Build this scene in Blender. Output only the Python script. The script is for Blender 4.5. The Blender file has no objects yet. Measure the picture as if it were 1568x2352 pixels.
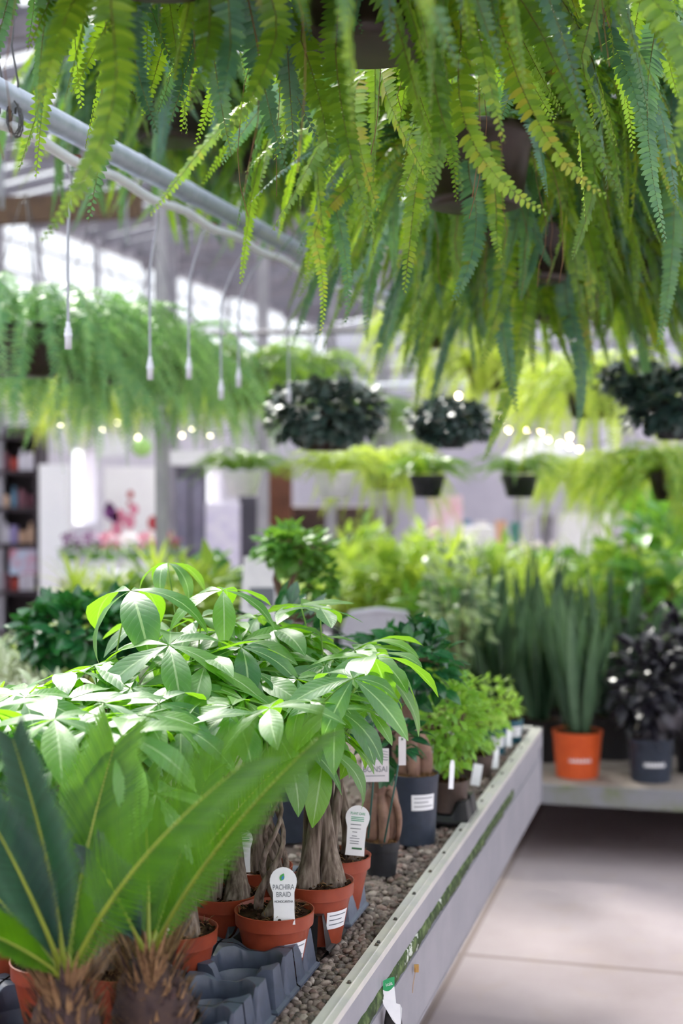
import bpy, math, random
from mathutils import Vector, Matrix
R = random.Random(11)
PI = math.pi
C = bpy.context.scene.collection
FPX = 3267.0
CAM = Vector((0, 0, 1.5))
PITCH = math.atan(86 / FPX)
CP, SP = math.cos(PITCH), math.sin(PITCH)


def ray(px, py):
    x, z = (px - 784) / FPX, -(py - 1176) / FPX
    return Vector((x, CP + z * SP, -SP + z * CP))


def P(px, py, D):
    r = ray(px, py)
    return CAM + r * (D / r.y)


def G(px, py, z):
    r = ray(px, py)
    return CAM + r * ((z - CAM.z) / r.z)


# bench-aligned frame: a runs along the bench away from the viewer, b to its right
ANG = math.radians(14.9)
U = Vector((math.sin(ANG), math.cos(ANG), 0))
V = Vector((math.cos(ANG), -math.sin(ANG), 0))
Z = Vector((0, 0, 1))


def W(a, b, z):
    return U * a + V * b + Z * z


def PB(px, py, b):
    r = ray(px, py)
    return CAM + r * (b / r.dot(V))


def AB(p):
    return p.dot(U), p.dot(V)


def lin(h):
    h = h.lstrip('#')
    out = []
    for i in (0, 2, 4):
        c = int(h[i:i + 2], 16) / 255
        out.append(c / 12.92 if c <= 0.04045 else ((c + 0.055) / 1.055) ** 2.4)
    return (*out, 1.0)


# ------------------------------------------------------------------ materials
class NT:
    def __init__(s, name):
        s.m = bpy.data.materials.new(name)
        s.m.use_nodes = True
        s.t = s.m.node_tree
        s.t.nodes.clear()
        s.out = s.n('ShaderNodeOutputMaterial')

    def n(s, typ, **kw):
        nd = s.t.nodes.new(typ)
        for k, v in kw.items():
            setattr(nd, k, v)
        return nd

    def l(s, a, b):
        s.t.links.new(a, b)

    def math(s, op, a, b=None, clamp=False):
        nd = s.n('ShaderNodeMath', operation=op)
        nd.use_clamp = clamp
        for i, v in enumerate((a, b)):
            if v is None:
                continue
            if isinstance(v, (int, float)):
                nd.inputs[i].default_value = v
            else:
                s.l(v, nd.inputs[i])
        return nd.outputs[0]

    def mix(s, fac, a, b, blend='MIX'):
        nd = s.n('ShaderNodeMix', data_type='RGBA', blend_type=blend)
        for sock, v in ((nd.inputs[0], fac), (nd.inputs[6], a), (nd.inputs[7], b)):
            if isinstance(v, (int, float)):
                sock.default_value = v
            elif isinstance(v, (tuple, list)):
                sock.default_value = v
            else:
                s.l(v, sock)
        return nd.outputs[2]

    def noise(s, scale, detail=3, coord='Object', rough=.6):
        tc = s.n('ShaderNodeTexCoord')
        nd = s.n('ShaderNodeTexNoise')
        nd.inputs['Scale'].default_value = scale
        nd.inputs['Detail'].default_value = detail
        nd.inputs['Roughness'].default_value = rough
        s.l(tc.outputs[coord], nd.inputs['Vector'])
        return nd.outputs['Fac']

    def ramp(s, fac, stops):
        nd = s.n('ShaderNodeValToRGB')
        el = nd.color_ramp.elements
        while len(el) < len(stops):
            el.new(0.5)
        for e, (p, c) in zip(el, stops):
            e.position = p
            e.color = lin(c) if isinstance(c, str) else c
        s.l(fac, nd.inputs[0])
        return nd.outputs[0]

    def bsdf(s, col, rough=.5, metal=0, spec=.5, bump=None, bstr=.3, bdist=.002):
        b = s.n('ShaderNodeBsdfPrincipled')
        for k, v in (('Base Color', col), ('Roughness', rough), ('Metallic', metal)):
            if isinstance(v, (int, float)):
                b.inputs[k].default_value = v
            elif isinstance(v, (tuple, list)):
                b.inputs[k].default_value = v
            else:
                s.l(v, b.inputs[k])
        b.inputs['Specular IOR Level'].default_value = spec
        if bump is not None:
            bp = s.n('ShaderNodeBump')
            bp.inputs['Strength'].default_value = bstr
            bp.inputs['Distance'].default_value = bdist
            s.l(bump, bp.inputs['Height'])
            s.l(bp.outputs[0], b.inputs['Normal'])
        return b

    def done(s, sh):
        s.l(sh, s.out.inputs[0])
        return s.m


_mc = {}


def plain(name, h1, h2=None, rough=.5, scale=30, metal=0, spec=.5, bump=0):
    if name in _mc:
        return _mc[name]
    t = NT(name)
    f = t.noise(scale, 4)
    h2 = h2 or h1
    col = t.ramp(f, [(.35, h1), (.65, h2)])
    b = t.bsdf(col, rough, metal, spec, f if bump else None, bump or .1)
    _mc[name] = t.done(b.outputs[0])
    return _mc[name]


def glow(name, h, s):
    if name in _mc:
        return _mc[name]
    t = NT(name)
    e = t.n('ShaderNodeEmission')
    e.inputs[0].default_value = lin(h)
    e.inputs[1].default_value = s
    _mc[name] = t.done(e.outputs[0])
    return _mc[name]


def leafmat(name, stops, trans, rough=.4, tfac=.4, veins=0, spec=.5, rib=None, noise=8, coat=0):
    """leaf: per-object tint along stops, midrib and lateral veins from the blade's own UV, light passing through"""
    if name in _mc:
        return _mc[name]
    t = NT(name)
    oi = t.n('ShaderNodeObjectInfo')
    geo = t.n('ShaderNodeNewGeometry')
    f = t.noise(noise, 2)
    v = t.math('ADD', t.math('MULTIPLY', oi.outputs['Random'], .45), t.math('ADD', t.math('MULTIPLY', geo.outputs['Random Per Island'], .35), t.math('MULTIPLY', f, .35)))
    col = t.ramp(v, stops)
    bump = None
    uv = t.n('ShaderNodeTexCoord')
    sx = t.n('ShaderNodeSeparateXYZ')
    t.l(uv.outputs['UV'], sx.inputs[0])
    av = t.math('ABSOLUTE', t.math('SUBTRACT', sx.outputs[1], .5))
    if rib:
        near = t.math('LESS_THAN', av, .035)
        col = t.mix(near, col, lin(rib))
    if veins:
        ph = t.math('SUBTRACT', t.math('MULTIPLY', sx.outputs[0], veins), t.math('MULTIPLY', av, veins * .42))
        w = t.math('ABSOLUTE', t.math('SINE', t.math('MULTIPLY', ph, PI)))
        line = t.math('LESS_THAN', w, .16)
        col = t.mix(t.math('MULTIPLY', line, .14), col, lin(rib or '#c8dca0'))
        bump = t.math('ADD', t.math('POWER', w, .5), t.math('MULTIPLY', t.math('MINIMUM', av, .1), 4))
    b = t.bsdf(col, rough, 0, spec, bump, .12, .003)
    b.inputs['Coat Weight'].default_value = coat
    b.inputs['Coat Roughness'].default_value = .38
    tr = t.n('ShaderNodeBsdfTranslucent')
    tc = t.mix(.75, col, lin(trans))
    t.l(tc, tr.inputs[0])
    mx = t.n('ShaderNodeMixShader')
    mx.inputs[0].default_value = tfac
    t.l(b.outputs[0], mx.inputs[1])
    t.l(tr.outputs[0], mx.inputs[2])
    _mc[name] = t.done(mx.outputs[0])
    return _mc[name]


# ------------------------------------------------------------------ mesh builder
def frame_for(d, up=Z):
    d = d.normalized()
    s = d.cross(up)
    if s.length < 1e-4:
        s = d.cross(Vector((1, 0, 0)))
    s.normalize()
    return d, s, s.cross(d)


def s_ellip(t):
    return max(.02, math.sin(PI * min(1, t ** .85)) ** .9)


def s_lance(t):
    return max(.02, (1 - t) ** .7 * min(1, .35 + t * 5) * (1.25 - .25 * t))


def s_obov(t):
    return max(.03, (math.sin(PI * t ** 1.12) ** .95) * (1 if t < .85 else (1.02 - .3 * (t - .85))))


def s_pinna(t):
    return max(.12, min(1, .75 + t * 2) * (1 - max(0, t - .55) / .5) ** .6 if t < 1 else .12)


def s_blade(t):
    return max(.02, min(1, .55 + t * 1.2) * (1 - t ** 3.2))


class MB:
    def __init__(s):
        s.v, s.f, s.uv, s.m = [], [], [], []

    def add(s, vs, fs, uvs=None, mi=0):
        o = len(s.v)
        s.v.extend(tuple(p) for p in vs)
        s.uv.extend(uvs if uvs else [(0, 0)] * len(vs))
        s.f.extend(tuple(i + o for i in f) for f in fs)
        s.m.extend([mi] * len(fs))

    def box(s, c, sz, M=None, mi=0):
        x, y, z = sz[0] / 2, sz[1] / 2, sz[2] / 2
        vs = [Vector((a * x, b * y, d * z)) for a in (-1, 1) for b in (-1, 1) for d in (-1, 1)]
        if M is not None:
            vs = [M @ p for p in vs]
        vs = [p + Vector(c) for p in vs]
        s.add(vs, [(0, 1, 3, 2), (4, 6, 7, 5), (0, 4, 5, 1), (2, 3, 7, 6), (0, 2, 6, 4), (1, 5, 7, 3)], mi=mi)

    def beam(s, p0, p1, w, h, up=Z, mi=0):
        d, sd, u = frame_for(Vector(p1) - Vector(p0), up)
        vs = []
        for p in (Vector(p0), Vector(p1)):
            for a, b in ((-1, -1), (1, -1), (1, 1), (-1, 1)):
                vs.append(p + sd * (a * w / 2) + u * (b * h / 2))
        s.add(vs, [(0, 3, 2, 1), (4, 5, 6, 7), (0, 1, 5, 4), (1, 2, 6, 5), (2, 3, 7, 6), (3, 0, 4, 7)], mi=mi)

    def tube(s, pts, rad, n=8, mi=0, caps=True):
        pts = [Vector(p) for p in pts]
        k = len(pts)
        if not hasattr(rad, '__len__'):
            rad = [rad] * k
        d0, sd, up = frame_for(pts[1] - pts[0])
        vs, uvs = [], []
        for i in range(k):
            d = (pts[min(i + 1, k - 1)] - pts[max(i - 1, 0)]).normalized()
            sd = (sd - d * sd.dot(d)).normalized()
            up = sd.cross(d)
            for j in range(n):
                an = 2 * PI * j / n
                vs.append(pts[i] + (sd * math.cos(an) + up * math.sin(an)) * rad[i])
                uvs.append((i / (k - 1), j / n))
        fs = []
        for i in range(k - 1):
            for j in range(n):
                fs.append((i * n + j, (i + 1) * n + j, (i + 1) * n + (j + 1) % n, i * n + (j + 1) % n))
        if caps:
            fs.append(tuple(range(n)))
            fs.append(tuple(range((k - 1) * n, k * n))[::-1])
        s.add(vs, fs, uvs, mi)

    def lathe(s, prof, n=32, c=(0, 0, 0), mi=0, wob=0, seed=0):
        rr = random.Random(seed)
        c = Vector(c)
        vs, fs = [], []
        for r, z in prof:
            for j in range(n):
                an = 2 * PI * j / n
                q = r * (1 + (rr.uniform(-wob, wob) if wob else 0))
                vs.append(c + Vector((q * math.cos(an), q * math.sin(an), z)))
        k = len(prof)
        for i in range(k - 1):
            for j in range(n):
                fs.append((i * n + j, i * n + (j + 1) % n, (i + 1) * n + (j + 1) % n, (i + 1) * n + j))
        s.add(vs, fs, mi=mi)

    def ball(s, c, r, n=10, m=7, sc=(1, 1, 1), mi=0, jit=0, rr=None):
        c = Vector(c)
        vs = []
        for i in range(m + 1):
            th = PI * i / m
            for j in range(n):
                an = 2 * PI * j / n
                q = r * (1 + (rr.uniform(-jit, jit) if jit else 0))
                vs.append(c + Vector((q * sc[0] * math.sin(th) * math.cos(an), q * sc[1] * math.sin(th) * math.sin(an), q * sc[2] * math.cos(th))))
        fs = [(i * n + j, (i + 1) * n + j, (i + 1) * n + (j + 1) % n, i * n + (j + 1) % n) for i in range(m) for j in range(n)]
        s.add(vs, fs, mi=mi)

    def blade(s, p, d, nrm, L, Wd, shape=s_ellip, bend=0., nl=6, fold=.15, mi=0, cross=1, wav=0., curl=0.):
        """a leaf blade from p along d, face normal nrm, bending away from nrm by `bend` radians; 2*cross+1 vertices across"""
        d = Vector(d).normalized()
        sd = d.cross(Vector(nrm))
        if sd.length < 1e-5:
            sd = d.cross(Vector((.3, .8, .5)))
        sd.normalize()
        n0 = sd.cross(d)
        p = Vector(p)
        vs, uvs = [], []
        pos = p.copy()
        nc = 2 * cross + 1
        for i in range(nl + 1):
            t = i / nl
            an = bend * t
            dt = d * math.cos(an) - n0 * math.sin(an)
            nt = n0 * math.cos(an) + d * math.sin(an)
            if i:
                pos = pos + dt * (L / nl)
            w = Wd / 2 * shape(t)
            for j in range(nc):
                q = (j - cross) / cross
                lift = abs(q) * fold * w - curl * q * q * w + (wav * w * math.sin(t * 17 + q * 2) * abs(q) if wav else 0)
                vs.append(pos + sd * (q * w) + nt * lift)
                uvs.append((t, .5 + q * .5))
        fs = []
        for i in range(nl):
            for j in range(nc - 1):
                a = i * nc + j
                fs.append((a, a + 1, a + nc + 1, a + nc))
        s.add(vs, fs, uvs, mi)

    def mesh(s, name, mats, smooth=True):
        me = bpy.data.meshes.new(name)
        me.from_pydata(s.v, [], s.f)
        for m in (mats if isinstance(mats, (list, tuple)) else [mats]):
            me.materials.append(m)
        uvl = me.uv_layers.new(name='UVMap')
        li = [0] * len(me.loops)
        me.loops.foreach_get('vertex_index', li)
        buf = []
        for i in li:
            buf.extend(s.uv[i])
        uvl.data.foreach_set('uv', buf)
        me.polygons.foreach_set('material_index', s.m)
        me.polygons.foreach_set('use_smooth', [bool(smooth)] * len(s.f))
        me.update()
        return me

    def build(s, name, mats, parent=None, smooth=True):
        return put(name, s.mesh(name, mats, smooth), parent)


def put(name, me, parent=None, loc=None, rot=None, sc=None):
    o = bpy.data.objects.new(name, me)
    C.objects.link(o)
    if parent is not None:
        o.parent = parent
    if loc is not None:
        o.location = loc
    if rot is not None:
        o.rotation_euler = rot
    if sc is not None:
        o.scale = sc if hasattr(sc, '__len__') else (sc,) * 3
    return o


def sharp(o, ang=35):
    me = o.data
    me.polygons.foreach_set('use_smooth', [True] * len(me.polygons))
    try:
        me.set_sharp_from_angle(angle=math.radians(ang))
    except Exception:
        pass
    return o


def tag(o, label, cat, group=None):
    o['label'] = label
    o['category'] = cat
    if group:
        o['group'] = group
    return o


def thing(name, label, cat, loc=(0, 0, 0), rz=0., group=None, sc=1.):
    o = bpy.data.objects.new(name, None)
    C.objects.link(o)
    o.empty_display_size = .05
    o.location = loc
    o.rotation_euler = (0, 0, rz)
    o.scale = (sc,) * 3
    return tag(o, label, cat, group)


def struct(o):
    o['kind'] = 'structure'
    return o


def smooth01(x):
    x = max(0., min(1., x))
    return x * x * (3 - 2 * x)


def text_mesh(body, size, mat, parent, loc, M, name='lettering', sx=1., align='CENTER', ext=.0002):
    cu = bpy.data.curves.new('lettering', 'FONT')
    cu.body = body
    cu.size = size
    cu.align_x = align
    cu.extrude = ext
    tmp = bpy.data.objects.new('tmp', cu)
    C.objects.link(tmp)
    dg = bpy.context.evaluated_depsgraph_get()
    me = bpy.data.meshes.new_from_object(tmp.evaluated_get(dg))
    bpy.data.objects.remove(tmp)
    me.materials.clear()
    me.materials.append(mat)
    me.transform(Matrix.Diagonal((sx, 1, 1, 1)))
    me.transform(M)
    me.transform(Matrix.Translation(loc))
    return put(name, me, parent)
# ------------------------------------------------------------------ shared materials
M_ALU = plain('painted aluminium', '#d3d0c8', '#c4c3c1', .42, 14)
M_ALU2 = plain('grey lilac panel', '#9b9aa2', '#8f9098', .5, 9, bump=.05)
M_PIPE = plain('galvanised pipe', '#a9b2c2', '#97a2b4', .38, 25, metal=.25)
M_CONDUIT = plain('white conduit', '#d9dde8', '#cdd3e0', .35, 20)
M_DRIP = plain('grey drip tube', '#a8aebb', '#9aa1ae', .4, 20)
M_STEEL = plain('steel frame', '#a09ea6', '#8d8c95', .5, 6)
M_DARKSTEEL = plain('weathered truss', '#7d7880', '#69656d', .6, 5)
M_WOOD = plain('brown beam', '#5f4a34', '#473426', .7, 9)
M_WHITE = plain('white plastic', '#eeeef2', '#e4e4ea', .35, 20)
M_LAV = plain('lavender white plastic', '#d9d8e6', '#cfcede', .38, 20)
M_BLACK = plain('black nursery plastic', '#23252b', '#1b1d22', .5, 40)
M_NAVY = plain('blue black nursery plastic', '#323c4c', '#2a3342', .45, 40)
M_TERRA = plain('terracotta plastic', '#964229', '#8a3b25', .42, 50)
M_ORANGE = plain('orange plastic', '#e2622c', '#d95a28', .42, 30)
M_BROWNPOT = plain('brown plastic pot', '#4d3f37', '#3e332d', .5, 30)
M_GREYTRAY = plain('grey carry tray', '#4b5467', '#434b5c', .42, 60, bump=.04)
M_BLKTRAY = plain('black carry tray', '#26282b', '#1f2124', .45, 60, bump=.04)
M_PALETRAY = plain('pale carry tray', '#6f7788', '#636b7c', .35, 60)
M_SOIL = plain('peat', '#3a281c', '#21160f', .95, 120, bump=.9, spec=.1)
M_FIBRE = plain('coir flakes', '#8a6a48', '#5c432c', .9, 80, spec=.15)
t = NT('money tree bark')
tcb = t.n('ShaderNodeTexCoord')
mpb = t.n('ShaderNodeMapping')
mpb.inputs['Scale'].default_value = (150, 150, 16)
nb = t.n('ShaderNodeTexNoise')
nb.inputs['Scale'].default_value = 1
nb.inputs['Detail'].default_value = 5
t.l(tcb.outputs['Object'], mpb.inputs[0])
t.l(mpb.outputs[0], nb.inputs['Vector'])
M_BARK = t.done(t.bsdf(t.ramp(nb.outputs[0], [(.3, '#40362f'), (.5, '#6e6258'), (.7, '#91867c')]), .85, 0, .2, nb.outputs[0], .5).outputs[0])
M_BARKG = plain('green stem bark', '#6d7a4a', '#7d6f58', .8, 60, bump=.4, spec=.2)
M_ROOT = plain('ginseng root', '#8f705e', '#6f5345', .6, 30, bump=.3)
M_WOODSTEM = plain('brown stem', '#6d5646', '#54402f', .8, 40, bump=.4)
M_GREENSTEM = plain('green stem', '#7fa04a', '#6a8f3c', .5, 40)
M_LABEL = plain('label white', '#eff1f4', '#e6e9ee', .4, 30)
M_PRINTG = plain('print grey', '#6d747c', rough=.5)
M_PRINTD = plain('print dark', '#3d434c', rough=.5)
M_PRINTGR = plain('print green', '#3fa577', rough=.5)
M_GREENTAG = plain('tag green', '#1c9a5c', rough=.4)
M_STAKE = plain('green stake', '#23584f', '#1d4a43', .45, 30)
M_TEAL = plain('teal pot', '#1f5a6a', '#1a4d5c', .4, 30)

# ------------------------------------------------------------------ floor
t = NT('concrete slab floor')
tc = t.n('ShaderNodeTexCoord')
sx = t.n('ShaderNodeSeparateXYZ')
t.l(tc.outputs['Object'], sx.inputs[0])
f1, f2, f3 = t.noise(1.3, 5), t.noise(7, 4), t.noise(60, 3)
col = t.ramp(f1, [(.3, '#9d8f90'), (.55, '#aca0a3'), (.75, '#a0959a')])
col = t.mix(t.math('MULTIPLY', t.math('GREATER_THAN', f2, .6), .18), col, lin('#a8988c'))


def joint(axis, off, pitch):
    q = t.math('ABSOLUTE', t.math('SUBTRACT', t.math('FRACT', t.math('ADD', t.math('DIVIDE', t.math('SUBTRACT', axis, off), pitch), .5)), .5))
    return t.math('LESS_THAN', q, .011 / pitch)


jm = t.math('MAXIMUM', joint(sx.outputs[0], -.77, 2.4), joint(sx.outputs[1], 4.36, 2.4))
col = t.mix(t.math('MULTIPLY', jm, .6), col, lin('#6c5a50'))
M_FLOOR = t.done(t.bsdf(col, .72, 0, .3, f3, .15).outputs[0])
mb = MB()
mb.add([Vector((-14, -8, 0)), Vector((12, -8, 0)), Vector((12, 32, 0)), Vector((-14, 32, 0))], [(0, 1, 2, 3)])
o = mb.build('floor', M_FLOOR, smooth=False)
o.rotation_euler = (0, 0, -ANG)      # x of the slab grid = b, y = a
struct(o)

# ------------------------------------------------------------------ greenhouse shell
EAVE, RIDGE, BL, BR, AEND = 4.4, 5.7, -7.5, 7.5, 27.0
BM = 0.


def roof_z(b):
    return EAVE + (RIDGE - EAVE) * (1 - abs(b - BM) / ((BR - BL) / 2))


t = NT('clear roof glazing')
tr = t.n('ShaderNodeBsdfTransparent')
tr.inputs[0].default_value = (.97, .98, .99, 1)
gl = t.n('ShaderNodeBsdfGlossy')
gl.inputs['Roughness'].default_value = .1
fr = t.n('ShaderNodeFresnel')
fr.inputs[0].default_value = 1.2
mx = t.n('ShaderNodeMixShader')
t.l(t.math('MULTIPLY', fr.outputs[0], .5), mx.inputs[0])
t.l(tr.outputs[0], mx.inputs[1])
t.l(gl.outputs[0], mx.inputs[2])
M_GLASS = t.done(mx.outputs[0])

mb = MB()
for b0, b1 in ((BL, BM), (BM, BR)):
    mb.add([W(-6, b0, roof_z(b0) + .12), W(-6, b1, roof_z(b1) + .12), W(AEND, b1, roof_z(b1) + .12), W(AEND, b0, roof_z(b0) + .12)], [(0, 1, 2, 3)])
roof = struct(mb.build('ceiling', M_GLASS, smooth=False))
# purlins and shade screen slats run across the house, rafters along it
mb = MB()
a = -6.0
while a < AEND:
    for b0, b1 in ((BL, BM), (BM, BR)):
        mb.beam(W(a, b0, roof_z(b0)), W(a, b1, roof_z(b1)), .07, .10)
    a += 1.0 if a < 5 else .5
for k in range(7):
    b = BL + (BR - BL) * k / 6
    mb.beam(W(-6, b, roof_z(b) + .06), W(AEND, b, roof_z(b) + .06), .06, .1)
struct(mb.build('trim_1', plain('roof slats', '#75737d', '#66646e', .6, 3), roof, smooth=False))


def truss(a, name):
    mb = MB()
    mb.beam(W(a, BL, EAVE - .1), W(a, BR, EAVE - .1), .09, .12)
    for b0, b1 in ((BL, BM), (BM, BR)):
        mb.beam(W(a, b0, roof_z(b0) - .06), W(a, b1, roof_z(b1) - .06), .08, .1)
    n = 10
    for k in range(n):
        b = BL + (BR - BL) * k / n
        c = BL + (BR - BL) * (k + .5) / n
        e = BL + (BR - BL) * (k + 1) / n
        mb.beam(W(a, b, EAVE - .1), W(a, c, roof_z(c) - .06), .03, .03)
        mb.beam(W(a, c, roof_z(c) - .06), W(a, e, EAVE - .1), .03, .03)
    return struct(mb.build(name, M_DARKSTEEL, roof, smooth=False))


for k, a in enumerate((8.2, 11.4, 14.6, 17.8, 21.0, 24.2)):
    truss(a, 'trim_%d' % (k + 2))

# left side wall: solid below, a long clerestory of glass above, mullions between
mb = MB()
mb.beam(W(-6, BL - .1, .45), W(AEND, BL - .1, .45), .2, .9)
mb.beam(W(-6, BL - .1, 2.55), W(AEND, BL - .1, 2.55), .2, 1.5)
for a_, c_ in ((-6, 15.69), (16.34, 20.2), (20.9, AEND)):
    mb.beam(W(a_, BL - .1, 1.35), W(c_, BL - .1, 1.35), .2, .9)
wl = struct(mb.build('wall_left', plain('side wall', '#d8d6de', '#cfcdd8', .7, 3), smooth=False))
mb = MB()
mb.beam(W(-6, BL, 3.32), W(AEND, BL, 3.32), .12, .08)
mb.beam(W(-6, BL, EAVE), W(AEND, BL, EAVE), .12, .14)
for z in (3.72, 4.06):
    mb.beam(W(-6, BL, z), W(AEND, BL, z), .04, .025)
a = -6.
while a < AEND:
    mb.beam(W(a, BL, 3.3), W(a, BL, EAVE), .05, .06, up=U)
    a += 1.6
wn = struct(mb.build('window_1', M_STEEL, smooth=False))
mb = MB()
mb.beam(W(-6, BL - .02, 3.86), W(AEND, BL - .02, 3.86), .008, 1.1)
struct(mb.build('glazing', M_GLASS, wn, smooth=False))
# right side wall
mb = MB()
mb.beam(W(-6, BR + .1, 2.2), W(AEND, BR + .1, 2.2), .2, 4.4)
struct(mb.build('wall_right', plain('side wall', '#d8d6de', '#cfcdd8', .7, 3), smooth=False))

# back wall: shop front in panels, with gaps of daylight
M_BACK = plain('shop wall', '#cfcbd6', '#bfbcc9', .7, 1.2)
mb = MB()
segs = [(BL, BR)]
for b0, b1 in segs:
    mb.beam(W(AEND, b0, 1.5), W(AEND, b1, 1.5), .2, 3.0)
struct(mb.build('wall_back', M_BACK, smooth=False))
mb = MB()
for z in (3.05, 3.5, 3.95, 4.4, 4.8):
    mb.beam(W(AEND, BL, z), W(AEND, BR, z), .1, .07)
for k in range(13):
    b = BL + (BR - BL) * k / 12
    mb.beam(W(AEND, b, 3.0), W(AEND, b, roof_z(b)), .06, .06, up=U)
wg = struct(mb.build('window_2', M_STEEL, smooth=False))
mb = MB()
mb.add([W(AEND, BL, 3), W(AEND, BR, 3), W(AEND, BR, EAVE), W(AEND, BM, RIDGE), W(AEND, BL, EAVE)], [(0, 1, 2, 3, 4)])
t = NT('whitewashed glazing')
tr = t.n('ShaderNodeBsdfTransparent')
tr.inputs[0].default_value = (.30, .30, .33, 1)
df = t.n('ShaderNodeBsdfDiffuse')
df.inputs[0].default_value = lin('#b9b7c4')
mx = t.n('ShaderNodeMixShader')
mx.inputs[0].default_value = .5
t.l(tr.outputs[0], mx.inputs[1])
t.l(df.outputs[0], mx.inputs[2])
M_FROST = t.done(mx.outputs[0])
struct(mb.build('glazing', M_FROST, wg, smooth=False))

mb = MB()
mb.beam(W(-6.1, BL, 2.85), W(-6.1, BR, 2.85), .2, 5.7)
struct(mb.build('wall_front', plain('side wall', '#d8d6de', '#cfcdd8', .7, 3), smooth=False))
# steel uprights of the house
for k, (px, pyb, D, w) in enumerate(((371, 1290, 7.2, .055), (604, 1200, 11.5, .09), (876, 1240, 12.5, .1), (760, 1200, 13.5, .1), (1188, 1250, 14, .07), (-6, 1300, 11.5, .12), (395, 1000, 16, .12))):
    p = P(px, pyb, D)
    mb = MB()
    h = 4.3
    mb.box((p.x, p.y, h / 2), (w, w, h))
    mb.box((p.x, p.y, .01), (w * 2.4, w * 2.4, .02))
    struct(mb.build('trim_%d' % (k + 20), M_STEEL, smooth=False))
# horizontal rails across the house
for k, (y, D, th, m) in enumerate(((757, 9.0, .035, M_DARKSTEEL), (886, 11.0, .05, M_CONDUIT), (935, 13.0, .04, M_STEEL), (850, 14.5, .05, M_STEEL))):
    c = P(900, y, D)
    a, b = AB(c)
    mb = MB()
    mb.tube([W(a, b - 3.2, c.z), W(a, b + 3.2, c.z)], th / 2, 8)
    struct(mb.build('trim_%d' % (k + 30), m))
# brown wooden beam and dark gutter high on the left
c = P(150, 478, 9.0)
a, b = AB(c)
mb = MB()
mb.beam(W(a, b - 2.0, c.z), W(a, b + .5, c.z), .12, .16)
struct(mb.build('trim_40', M_WOOD, smooth=False))
# ------------------------------------------------------------------ main bench
BZ = .70            # gravel level
A0, A1 = .55, 4.40
t = NT('bench edge moss')
f = t.noise(45, 5)
f2 = t.noise(7, 2)
mcol = t.ramp(f, [(.3, '#16260f'), (.5, '#30451c'), (.7, '#6f8250')])
am = t.math('GREATER_THAN', t.math('ADD', t.math('MULTIPLY', f, .6), t.math('MULTIPLY', f2, .6)), .46)
col = t.mix(am, lin('#c6ccc2'), mcol)
M_MOSSY = t.done(t.bsdf(col, .8, bump=f, bstr=.6).outputs[0])

bench = thing('plant_bench', 'long plant bench with white metal rim, grey side panel and mossy ledge', 'bench', W(2.4, -1.6, 0), -ANG)
BL0, BO = -.556, -.527


def Lb(a, b, z):            # bench local: x = b, y = a
    return Vector((b + 1.6, a - 2.4, z))


def lbeam(mb, a0, a1, b0, b1, z0, z1):
    mb.box(Lb((a0 + a1) / 2, (b0 + b1) / 2, (z0 + z1) / 2), (abs(b1 - b0), abs(a1 - a0), abs(z1 - z0)))


mb = MB()
lbeam(mb, A0, A1, BL0, BO, .708, .720)
lbeam(mb, A0, A1, BL0, BL0 + .006, .66, .712)
lbeam(mb, A0, A1, -.540, -.5385, .7195, .7225)
lbeam(mb, A1 - .03, A1, -2.7, BO, .708, .720)
rim = mb.build('rim', M_ALU, bench, smooth=False)
mb = MB()
lbeam(mb, A0, A1, BO - .008, BO, .664, .708)
lbeam(mb, A0, A1, BO - .02, BO - .008, .60, .664)
lbeam(mb, A0, A1, BO - .014, BO - .004, .49, .624)
lbeam(mb, A0, A1, BO - .03, BO - .004, .484, .492)
lbeam(mb, A1 - .012, A1, -2.7, BO, .49, .708)
mb.build('side_panel', M_ALU2, bench, smooth=False)
mb = MB()
rr = random.Random(4)
n = 170
vs, fs = [], []
for i in range(n + 1):
    a = 1.2 + (3.75 - 1.2) * i / n
    w = .5 + .5 * math.sin(i * .21) * math.sin(i * .037 + 1)
    k = rr.uniform(.3, 1) * (.4 + .6 * w)
    for q, (b, z) in enumerate(((BO - .007, .668), (BO + .0015, .664 + .003 * k), (BO + .004, .654 - .004 * k), (BO + .002, .645 - .010 * k), (BO - .007, .638 - .014 * k))):
        vs.append(Lb(a, b + rr.uniform(-.0008, .0012), z + rr.uniform(-.0012, .0012)))
for i in range(n):
    for q in range(4):
        fs.append((i * 5 + q, i * 5 + q + 1, i * 5 + q + 6, i * 5 + q + 5))
mb.add(vs, fs)
mb.build('moss_strip', M_MOSSY, bench)
mb = MB()
lbeam(mb, A0, A1 - .01, -2.7, BL0, .655, .672)
mb.build('bed', plain('bench bed', '#6d6a6a', '#5a5757', .7), bench, smooth=False)
for a in (1.0, 2.6, 4.2):
    for b in (-1.15, -2.5):
        mb = MB()
        lbeam(mb, a - .03, a + .03, b - .03, b + .03, 0, .655)
        mb.build('leg', M_STEEL, bench, smooth=False)
# bolts along the rim, where the photo shows them
M_BOLT = plain('bolt', '#5c6468', '#7a6a58', .4, 200, metal=.6)
for i, (px, py) in enumerate(((799, 2255), (856, 2168), (867, 2163), (909, 2110), (949, 2051), (984, 2000), (1014, 1957), (1052, 1905), (1078, 1868), (1100, 1838), (1125, 1805), (1148, 1775), (1170, 1745), (1192, 1716))):
    a, b = AB(G(px, py, .722))
    mb = MB()
    c = Lb(a, -.5445, .720)
    mb.lathe([(.0045, 0), (.0045, .0008), (.003, .001), (.003, .0032), (.0022, .004), (0, .004)], 8, c)
    mb.build('bolt', M_BOLT, bench, smooth=False)

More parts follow.
